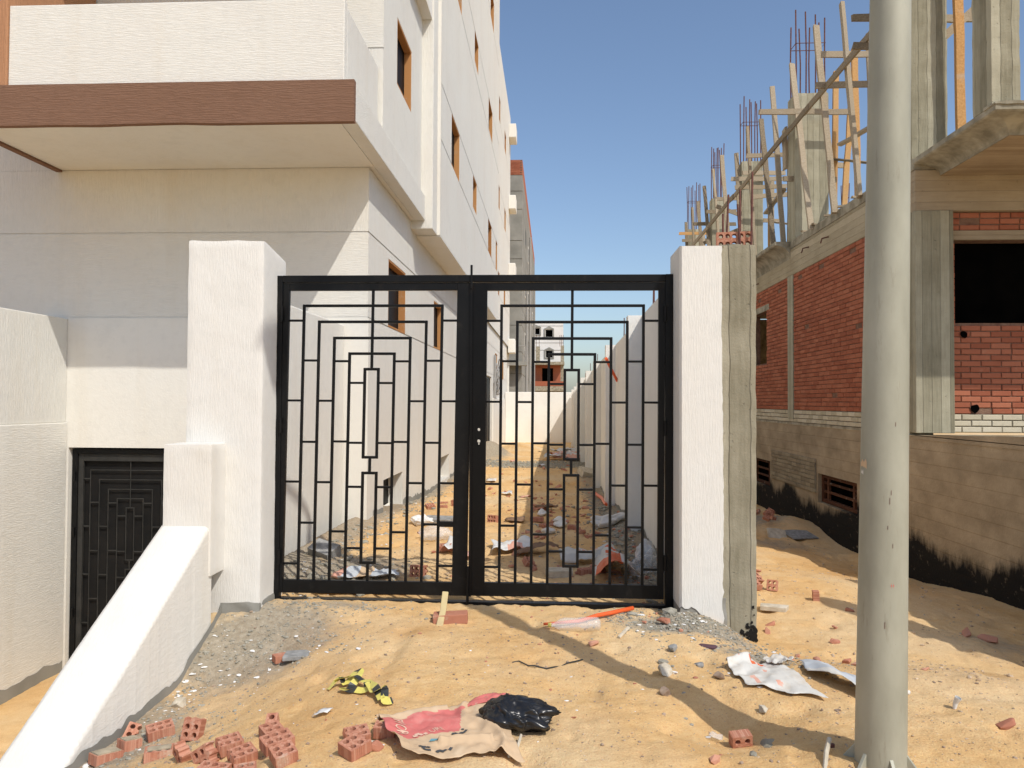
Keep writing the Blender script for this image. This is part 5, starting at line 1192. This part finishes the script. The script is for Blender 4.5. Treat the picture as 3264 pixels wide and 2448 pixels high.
def crumple(u, v, f, s, a):   # sharp creases
    return a*(abs(float(vnoise(u*f, v*f, s)))*1.6+abs(float(vnoise(u*f*2.1+3, v*f*2.1, s+3)))*.7)
def facets(u, v, seed, n, a):
    rg_ = random.Random(seed*13+1); h = 0
    for k in range(n):
        th = rg_.uniform(0, 3.14); p0, p1 = rg_.random(), rg_.random(); d = (u-p0)*math.cos(th)+(v-p1)*math.sin(th)
        h += a*rg_.choice((-1, 1, 1))*max(0, .16-abs(d))*rg_.uniform(.4, 1.6)
    return h
# kraft paper sack with a red printed end
def sack_h(u, v):
    ed = max(0, .13-u)*.38 if v < .9 else 0
    fold = .02*math.exp(-((v-.96)/.05)**2)*(u < .62)+.032*math.exp(-((v-.30+.1*u)/.03)**2)*(.35 < u < .8)+.022*math.exp(-((u-.80-.1*math.sin(v*6))/.035)**2)
    return .012+ed+fold+crumple(u, v, 6, 3, .010)+facets(u, v, 3, 18, .026)+.006*math.sin(u*3.1)*math.sin(v*3.1)
def sack_m(u, v):
    w_ = .012*math.sin(u*25)
    return 1 if .40+.12*u+w_ < v < .84+.12*u and u < .56+.42*(v-.45)+w_ else 0
ps, G_, C_ = sheet('paper_sack', [(-.655, 3.42), (-.10, 3.47), (-.33, 4.07), (-.86, 3.83)], 72, 56, sack_h, [PAPER, PAPER_R], sack_m, 'torn brown paper sack with a faded red printed band between bricks and black bag', 'paper sack', seed=3, edge=.10)
def on_sack(u, v, up_=.004):
    i, j = min(71.999, max(0, u*72)), min(55.999, max(0, v*56)); a, b = int(i), int(j); fu, fv = i-a, j-b
    p = [np.array(G_[x]) for x in ((a, b), (a+1, b), (a+1, b+1), (a, b+1))]; q = p[0]*(1-fu)*(1-fv)+p[1]*fu*(1-fv)+p[2]*fu*fv+p[3]*(1-fu)*fv; return (q[0], q[1], q[2]+up_)
def strokes(name, segs, wd_, mat, f):
    mb = MB()
    for seg in segs:
        for (u0, v0), (u1, v1) in zip(seg, seg[1:]):
            L_ = math.hypot(u1-u0, v1-v0); nu, nv = -(v1-v0)/L_*wd_/2, (u1-u0)/L_*wd_/2; n = max(1, int(L_/.02))
            for k in range(n):
                a, b = k/n, (k+1)/n; q = [(u0+(u1-u0)*t, v0+(v1-v0)*t) for t in (a, b)]
                mb.add([f(q[0][0]-nu, q[0][1]-nv), f(q[1][0]-nu, q[1][1]-nv), f(q[1][0]+nu, q[1][1]+nv), f(q[0][0]+nu, q[0][1]+nv)], [(0, 1, 2, 3)])
    return mb
def lettering(body, u0, v0, du, dv, f, step=.02):
    """flat text laid on a surface f(u,v); (du,dv) is the length of the baseline"""
    cu = bpy.data.curves.new('t', 'FONT'); cu.body = body; cu.size = 1; cu.resolution_u = 2; t = bpy.data.objects.new('t', cu); me = bpy.data.meshes.new_from_object(t)
    bm = bmesh.new(); bm.from_mesh(me); xs = [v.co.x for v in bm.verts]; W_ = max(xs)-min(xs) or 1; x0 = min(xs)
    bmesh.ops.triangulate(bm, faces=bm.faces[:]); mb = MB(); L_ = math.hypot(du, dv); ex, ey = du/W_, dv/W_
    vs_ = [f(u0+(v.co.x-x0)*ex-v.co.y*ey, v0+(v.co.x-x0)*ey+v.co.y*ex) for v in bm.verts]; mb.add(vs_, [tuple(v.index for v in fc.verts) for fc in bm.faces]); bm.free()
    bpy.data.objects.remove(t); bpy.data.curves.remove(cu); bpy.data.meshes.remove(me); return mb
ds = lambda mb, nm, mt, par: obj(nm, mb, mt, par)
ds(lettering('URE', .34, .46, .13, .045, on_sack), 'lettering', INK_C, ps)
ds(strokes('s', [[(.18, .435), (.22, .44)], [(.235, .44), (.26, .46)], [(.275, .45), (.30, .465)], [(.2, .46), (.24, .475)]], .035, INK_C, on_sack), 'worn_lettering', INK_C, ps)
ds(lettering('SIVOR', .075, .82, .0, -.34, on_sack), 'lettering', INK_C, ps)
ds(strokes('s', [[(.30, .32), (.34, .295), (.39, .30), (.43, .325)]], .045, INK_B, on_sack), 'blue_mark', INK_B, ps)
ds(strokes('s', [[(.17, .15), (.235, .17), (.26, .15)], [(.215, .165), (.19, .11), (.25, .10)], [(.29, .08), (.34, .13)], [(.33, .085), (.38, .13)], [(.40, .11), (.425, .14)]], .026, INK, on_sack), 'script', INK, ps)
ds(strokes('s', [[(.53, .36), (.60, .43)], [(.56, .36), (.52, .42), (.50, .40)], [(.58, .40), (.64, .47)], [(.55, .34), (.61, .345)], [(.61, .48), (.615, .50)]], .022, INK, on_sack), 'script', INK, ps)
ds(strokes('s', [[(.445, .30), (.452, .33)], [(.46, .31), (.475, .335)], [(.48, .32), (.49, .35), (.50, .33)], [(.51, .34), (.52, .37)]], .009, INK, on_sack), 'script', INK, ps)
sheet('paper_sack_flap', [(-.46, 3.99), (-.27, 4.02), (-.22, 4.16), (-.36, 4.13)], 14, 10, lambda u, v: .02+crumple(u, v, 4, 8, .02), [PAPER_R], lambda u, v: 0, 'torn red printed paper flap tucked behind the black bag', 'paper scrap', seed=8, edge=.15)
# black polythene bag
def bag(name, x, y, rx, ry, h, rot, mat, label, seed=0, f=3.0, amp=.3, cat='plastic bag', sub=5, group=None, creases=1.0):
    bm = bmesh.new(); bmesh.ops.create_icosphere(bm, subdivisions=sub, radius=1); c, s_ = math.cos(R(rot)), math.sin(R(rot))
    for v in bm.verts:
        p = v.co.copy(); th = math.atan2(p.y, p.x)
        k = 1+amp*float(vnoise(math.cos(th)*1.8+seed, math.sin(th)*1.8, 2))*2
        q = float(vnoise(p.x*f+seed*3, p.y*f+p.z*1.7, 5)); cr = abs(float(vnoise(p.x*f*2+p.z*2, p.y*f*2+seed, 7)))
        cr2 = abs(float(vnoise(p.x*f*4.3+p.z*3, p.y*f*4.3+seed, 9)))
        r_ = 1+amp*(q*1.2)-(cr*.55+cr2*.22)*amp*creases*1.4
        X, Y = p.x*rx*k*r_, p.y*ry*k*r_; zz = p.z*h*r_*(.75+.6*float(vnoise(p.x*2.1+seed, p.y*2.1, 11)))
        wx, wy = x+X*c-Y*s_, y+X*s_+Y*c
        v.co = Vector((wx-x, wy-y, max(zz*.62+h*.38, -.0)+gz(wx, wy)-gz(x, y)+.002))
    me = bpy.data.meshes.new(name); bm.to_mesh(me); bm.free(); me.materials.append(mat); me.polygons.foreach_set('use_smooth', [True]*len(me.polygons)); o = link(bpy.data.objects.new(name, me)); o.location = (x, y, gz(x, y)); return tag(o, label, cat, group)
bag('plastic_bag', -.19, 3.83, .22, .165, .16, -20, BLACK_BAG, 'crumpled black plastic bag on the sand beside the torn paper sack', 2, 2.6, .24, creases=1.9)
# white woven sheets
def ws_m(u, v):
    n = float(vnoise(u*7, v*5, 12)); 
    if (.60 < u < .72 and .72 < v < .95) or (.40 < u < .55 and .80 < v < .93): return 1
    return 2 if n > .37 else 0
sheet('sheet_of_sacking', [(1.12, 4.44), (1.47, 4.25), (1.42, 5.02), (1.07, 4.78)], 44, 40, lambda u, v: .005+crumple(u, v, 5, 5, .008)+facets(u, v, 5, 14, .022)+.045*math.exp(-((v-.95)/.06)**2)*(u < .45), [SACK_W, PRINT_O, PRINT_P], ws_m, 'white woven sack sheet with orange print spread on the sand', 'sacking', seed=5, edge=.16)
sheet('sheet_of_sacking', [(1.40, 4.78), (1.52, 4.92), (1.58, 5.45), (1.34, 5.0)], 22, 22, lambda u, v: .02+crumple(u, v, 3, 15, .03), [SACK_W, PRINT_O], lambda u, v: 1 if (.5 < u < .75 and .2 < v < .5) else 0, 'folded white corner of sacking with an orange mark behind the spread sheet', 'sacking', seed=7, edge=.1)
sheet('sheet_of_sacking', [(1.50, 4.62), (1.72, 4.18), (1.83, 4.35), (1.58, 5.12)], 40, 14, lambda u, v: .016+.05*math.sin(u*3.1)*(1-v)+crumple(u, v, 5, 9, .008)+facets(u, v, 9, 12, .02), [SACK_B, SACK_W], lambda u, v: 1 if v < .2 else 0, 'bluish white sacking strip disappearing behind the lamp post', 'sacking', seed=9, edge=.07)
# hazard tape
mb = MB(); rg = random.Random(2)
tp = [(-1.27, 4.36, .0), (-1.22, 4.43, .05), (-1.17, 4.36, .015), (-1.13, 4.44, .06), (-1.09, 4.42, .06), (-1.12, 4.30, .015), (-1.19, 4.30, .02), (-1.10, 4.25, .012), (-1.00, 4.22, .02), (-1.03, 4.29, .05), (-.97, 4.17, .015), (-.93, 4.14, .05), (-.90, 4.17, .06), (-.88, 4.06, .012), (-.84, 4.08, .02)]
def ribbon(mb, pts, wd_, n=5, stripe=3):
    P_ = []
    for a, b in zip(pts, pts[1:]):
        for k in range(n): t = k/n; P_.append(Vector(a).lerp(Vector(b), t))
    P_.append(Vector(pts[-1]))
    for k in range(2): P_ = [P_[0]]+[(P_[i-1]+P_[i]*2+P_[i+1])/4 for i in range(1, len(P_)-1)]+[P_[-1]]
    pr = None
    for i in range(len(P_)-1):
        tw = Vector((.5*math.sin(i*.31), .45*math.cos(i*.23), .9+.4*math.sin(i*.5))); d = (P_[i+1]-P_[i]).normalized(); a = d.cross(tw).normalized()*wd_/2
        a2 = pr if pr else a; z = lambda p: (p.x, p.y, gz(p.x, p.y)+max(p.z, .006)+.004)
        mb.add([z(P_[i]-a2), z(P_[i]+a2), z(P_[i+1]+a), z(P_[i+1]-a)], [(0, 1, 2, 3)], 1 if (i//stripe) % 3 == 2 else 0); pr = a
ribbon(mb, tp, .042); ribbon(mb, [(-1.24, 4.40, .03), (-1.13, 4.38, .06), (-1.05, 4.33, .03), (-.96, 4.20, .04), (-.90, 4.08, .03)], .04)
ht = tag(obj('hazard_tape', mb, [YELLOW, TAPEBLK], base=(-1.08, 4.27, gz(-1.08, 4.27))), 'tangled yellow and black hazard tape on the sand', 'tape'); ht.modifiers.new('thick', 'SOLIDIFY').thickness = .001
# bottle with an orange tube behind it
bt = thing('plastic_bottle', 'clear empty plastic bottle lying before the gate over an orange tube', 'bottle', (.17, 5.5, gz(.17, 5.5)))
prof = [(0, .012), (.02, .012), (.022, .016), (.03, .016), (.032, .013), (.05, .02), (.085, .043), (.12, .05), (.2, .046), (.24, .050), (.33, .050), (.36, .047), (.375, .03), (.37, .0)]
mb = MB(); zt = gz(.17, 5.5)+.046
mb.tube([(-.02+x*.98, 5.50+x*.02, zt-.012+x*.03) for x, r_ in prof], [max(r_, .001) for x, r_ in prof], 20, caps=False)
obj('bottle_body', mb, CLEAR, bt, smooth=True)
mb = MB(); mb.tube([(-.024, 5.5, zt-.012), (-.0, 5.5, zt-.012)], .0165, 12); obj('bottle_neck_ring', mb, YELLOW, bt)
ot = MB(); ot.tube([(-.055, 5.53, gz(-.05, 5.53)+.03), (.2, 5.60, gz(.2, 5.6)+.022), (.34, 5.72, gz(.34, 5.72)+.03), (.44, 5.82, gz(.44, 5.82)+.028), (.62, 5.93, gz(.62, 5.93)+.028)], [.009, .013, .015, .016, .016], 10)
tag(obj('orange_tube', ot, ORANGE, base=(.3, 5.7, gz(.3, 5.7)), smooth=True), 'bent orange plastic tube running under the bottle toward the gate', 'tube')
# yellow foam strip leaning on the threshold, sticks, strips
mb = MB(); mb.prism([(-.03, 0), (.02, 0), (.032, .12), (.035, .25), (-.01, .25), (-.012, .12)], 'Y', -.012, .012); o = obj('foam_strip', mb, FOAM, bevel=.005); o.location = (-.80, 5.54, gz(-.8, 5.54)-.01); o.rotation_euler = (R(-76+90-40), R(4), R(3)); tag(o, 'yellowish strip leaning from the sand onto the gate threshold', 'foam strip')
def stick(name, pts, r_, mat, label, cat='stick'):
    mb = MB(); mb.tube([(x, y, gz(x, y)+z) for x, y, z in pts], r_, 6); return tag(obj(name, mb, mat, base=(pts[0][0], pts[0][1], gz(*pts[0][:2]))), label, cat)
stick('stick', [(1.215, 3.52, -.01), (1.25, 3.6, .03), (1.285, 3.66, .06)], .011, STONE, 'pale stick poking up in the lamp post shadow')
stick('stick', [(1.10, 3.34, .0), (1.2, 3.36, .02), (1.3, 3.42, .03)], .008, BOARD, 'thin dark stick by the lamp post base')
stick('twig', [(-.14, 3.66, .03), (-.15, 3.6, .015), (-.16, 3.54, .012), (-.19, 3.50, .01)], .007, STONE, 'bleached twig below the black bag', 'twig')
stick('strap', [(-.24, 4.80, .0), (-.2, 4.82, .006), (-.14, 4.76, .006), (-.1, 4.75, .009), (-.03, 4.75, .004), (.02, 4.78, .004), (.06, 4.83, -.004), (.1, 4.87, .006), (.15, 4.90, .009), (.2, 4.95, .007)], .0045, TAPEBLK, 'thin dark strap lying across the sand at the lamp shadow', 'strap')
stick('lath', [(.46, 5.33, .008), (.54, 5.47, .02)], .012, STONE, 'pale flat lath on the sand below the grey mortar heap', 'lath')
stick('pipe_offcut', [(.84, 15.3, .1), (.9, 14.0, .06), (.88, 12.6, .04)], .03, ORANGE, 'long faded orange pipe along the boundary wall foot', 'pipe')
# scraps and bags in the passage
sheet('sheet_of_paper', [(-.62, 8.05), (-.2, 8.2), (-.25, 8.75), (-.66, 8.6)], 18, 14, lambda u, v: .03+crumple(u, v, 4, 2, .07), [WHITE_BAG, PRINT_P], lambda u, v: 1 if .4 < u < .8 and v < .5 else 0, 'crumpled white and pink sheets in the sun behind the gate', 'sheet', seed=2, edge=.15)
sheet('brown_board', [(-.36, 7.95), (.12, 8.25), (.08, 8.45), (-.34, 8.3)], 16, 6, lambda u, v: .02+.05*math.sin(u*3)+crumple(u, v, 3, 6, .03), [BOARD], lambda u, v: 0, 'dark brown warped board in the shade behind the gate', 'board', seed=6, edge=.1)
sheet('brown_board', [(-.62, 10.1), (-.36, 10.12), (-.36, 10.4), (-.62, 10.38)], 6, 6, lambda u, v: .03, [BOARD], lambda u, v: 0, 'small grey brown board edge at the sun line behind the gate', 'board', seed=1, edge=.04)
sheet('brown_board', [(-.25, 11.3), (.1, 11.4), (.05, 11.75), (-.25, 11.6)], 8, 6, lambda u, v: .04+crumple(u, v, 3, 4, .08), [BOARD], lambda u, v: 0, 'splintered brown board among rubble midway along the passage', 'board', seed=4, edge=.1)
def og(u, v):
    if u > .55: return 1 if v < .45 else 0
    return 2 if (int(u*30) % 2 and .35 < v < .6 and .2 < u < .5) else 0
sheet('printed_sack', [(.08, 7.62), (.62, 7.62), (.60, 7.9), (.10, 7.95)], 34, 14, lambda u, v: .03+.09*math.sin(v*3.1)+crumple(u, v, 4, 4, .05), [SACK_W, PRINT_O, PRINT_P], lambda u, v: 2 if (int(u*26) % 2 and .3 < v < .5 and .3 < u < .75) else 0, 'long white sack with faint orange lettering lying behind the holed brick', 'sack', seed=4, edge=.1)
def os_m(u, v):
    if v < .30: return 1 if .05 < u < .62 else 0
    if .34 < u < .72 and .36 < v < .86 and int((v-.36)/.05) % 2 == 0: return 1
    return 2 if (v < .5 and u > .72) else 0
sheet('printed_sack', [(.36, 6.78), (.78, 6.72), (.68, 7.75), (.46, 8.0)], 30, 44, lambda u, v: .03+.16*math.sin(min(u, 1)*3.1)*(1-.5*v)+crumple(u, v, 4, 14, .05), [SACK_W, PRINT_O, PRINT_P], os_m, 'white sack printed with bold orange bars, standing up behind the gate', 'sack', seed=14, edge=.08)
bag('plastic_bag', .83, 6.98, .14, .14, .22, 20, CLEAR, 'clear crumpled plastic bag behind the gate next to the right gate post', 5, 2.4, .35, creases=1.4)
bag('plastic_bag', .88, 7.25, .10, .08, .26, 20, WHITE_BAG, 'white plastic cup shaped bag on top of the clear bag', 6, 2.4, .3)
bag('plastic_bag', .72, 9.9, .27, .13, .16, 5, WHITE_BAG, 'white plastic bag slumped at the boundary wall foot', 7, 2.2, .3)
bag('plastic_bag', -1.72, 10.1, .17, .12, .15, 0, WHITE_BAG, 'white plastic bag beside the flat grey slab by the apartment wall', 8, 2.2, .3)
bag('plastic_bag', -1.36, 9.0, .24, .16, .18, 0, CLEAR, 'clear plastic bag on sunny sand in the passage', 9, 2.2, .3)
sheet('sheet_of_paper', [(-1.15, 8.05), (-.95, 8.0), (-.95, 8.3), (-1.1, 8.5)], 8, 8, lambda u, v: .05+crumple(u, v, 4, 2, .06), [WHITE_BAG], lambda u, v: 0, 'white paper over a red brick behind the gate', 'sheet', seed=3, edge=.12)
sheet('printed_sack', [(-2.0, 6.75), (-1.35, 6.8), (-1.4, 7.05), (-1.95, 7.1)], 22, 10, lambda u, v: .02+crumple(u, v, 4, 22, .05), [SACK_B, PAPER, PRINT_P], lambda u, v: 2 if u < .12 else (1 if .35 < u < .6 else 0), 'dusty flattened sack in bar shadows close behind the gate', 'sack', seed=11, edge=.12)
sheet('sheet_of_paper', [(-2.0, 6.32), (-1.2, 6.30), (-1.2, 6.48), (-1.9, 6.5)], 18, 5, lambda u, v: .006+crumple(u, v, 5, 25, .02), [WHITE_BAG], lambda u, v: 0, 'thin white paper strip just inside the gate threshold', 'sheet', seed=15, edge=.1)
rg = random.Random(12)
for k, (x, y) in enumerate([(-.15, 10.9), (.10, 10.35), (.12, 10.1), (-.02, 9.4)]): bag('plastic_scrap', x, y, .10, .07, .09, rg.uniform(0, 180), WHITE_BAG, 'white plastic scrap in the brick rubble midway along the passage', 20+k, 2.2, .35, 'plastic scrap', 3, 'white scraps in the passage')
for k in range(16):
    x, y = rg.uniform(.15, .9), rg.uniform(24.5, 30.5); a = rg.uniform(.25, .5)
    sheet('plastic_scrap', [(x-a, y-a), (x+a, y-a*.8), (x+a*.9, y+a), (x-a*.8, y+a)], 5, 5, lambda u, v: .05+crumple(u, v, 4, k, .2), [WHITE_BAG if k % 3 else PRINT_P], lambda u, v: 0, 'torn white sheeting in the rubble at the far end of the passage', 'plastic scrap', seed=30+k, edge=.3, group='sheeting at the far end')
for k, (x, y) in enumerate([(-.9, 7.8), (-1.0, 15.2), (-.55, 13.9), (-1.5, 17.7), (-1.3, 24.0), (-.4, 22)]): sheet('paper_scrap', [(x, y), (x+.22, y+.05), (x+.2, y+.3), (x-.03, y+.25)], 4, 4, lambda u, v: .015+crumple(u, v, 4, k+5, .06), [WHITE_BAG if k % 2 else PRINT_P], lambda u, v: 0, 'small paper scrap on the sunny sand of the passage', 'paper scrap', seed=50+k, edge=.2, group='paper scraps in the passage')
# small things on the street sand
sheet('paper_scrap', [(-1.24, 3.98), (-1.16, 3.97), (-1.14, 4.02), (-1.20, 4.03)], 4, 3, lambda u, v: .008+crumple(u, v, 3, 3, .01), [WHITE_BAG], lambda u, v: 0, 'white paper scrap below the hazard tape', 'paper scrap', seed=61, edge=.2)
mb = MB(); q = gz(2.12, 4.2); mb.tube([(2.12, 4.2, q), (2.125, 4.2, q+.03), (2.135, 4.19, q+.062)], [.009, .012, .017], 10, caps=False); o = obj('plastic_cup', mb, WHITE_BAG, base=(2.12, 4.2, q)); o.modifiers.new('thick', 'SOLIDIFY').thickness = .001; tag(o, 'crushed white plastic cup on the sand right of the lamp post', 'cup')
bag('plastic_scrap', 1.95, 4.38, .03, .02, .03, 10, WHITE_BAG, 'white scrap of wrapper touching the lamp post edge', 32, 2, .3, 'wrapper', 3)
sheet('plastic_scrap', [(.80, 3.98), (.86, 3.96), (.88, 4.03), (.83, 4.05)], 4, 4, lambda u, v: .01+crumple(u, v, 3, 13, .02), [CLEAR], lambda u, v: 0, 'clear film scrap beside the grooved brick', 'plastic scrap', seed=63, edge=.2)
# unseen pier and low wall added to cast the shadow across the strip
caster = thing('shadow_pier', 'added bare concrete pier out of view, casting shadow across the side strip', 'pier', (4.5, 4.9, -.4))
mb = rough_box(4.36, 4.64, 4.72, 5.0, -.8, 3.3, .08, .006, .012, 22); obj('pier_body', mb, CON_P, caster, smooth=True)
mb = rough_box(4.68, 4.88, 4.7, 6.95, -.8, 2.35, .1, .006, .012, 23); tag(obj('shadow_wall', mb, CON_P, base=(4.78, 6, -.4), smooth=True), 'added bare concrete wall out of view, casting shadow on the side strip', 'wall')  # unseen wall added to widen the shadow on the side strip
mb = MB(); mb.prism([(4.36, 3.29), (4.64, 3.29), (4.52, 3.45), (4.46, 3.45)], 'Y', 4.74, 4.98); obj('pier_cap', mb, CON_PL, caster)
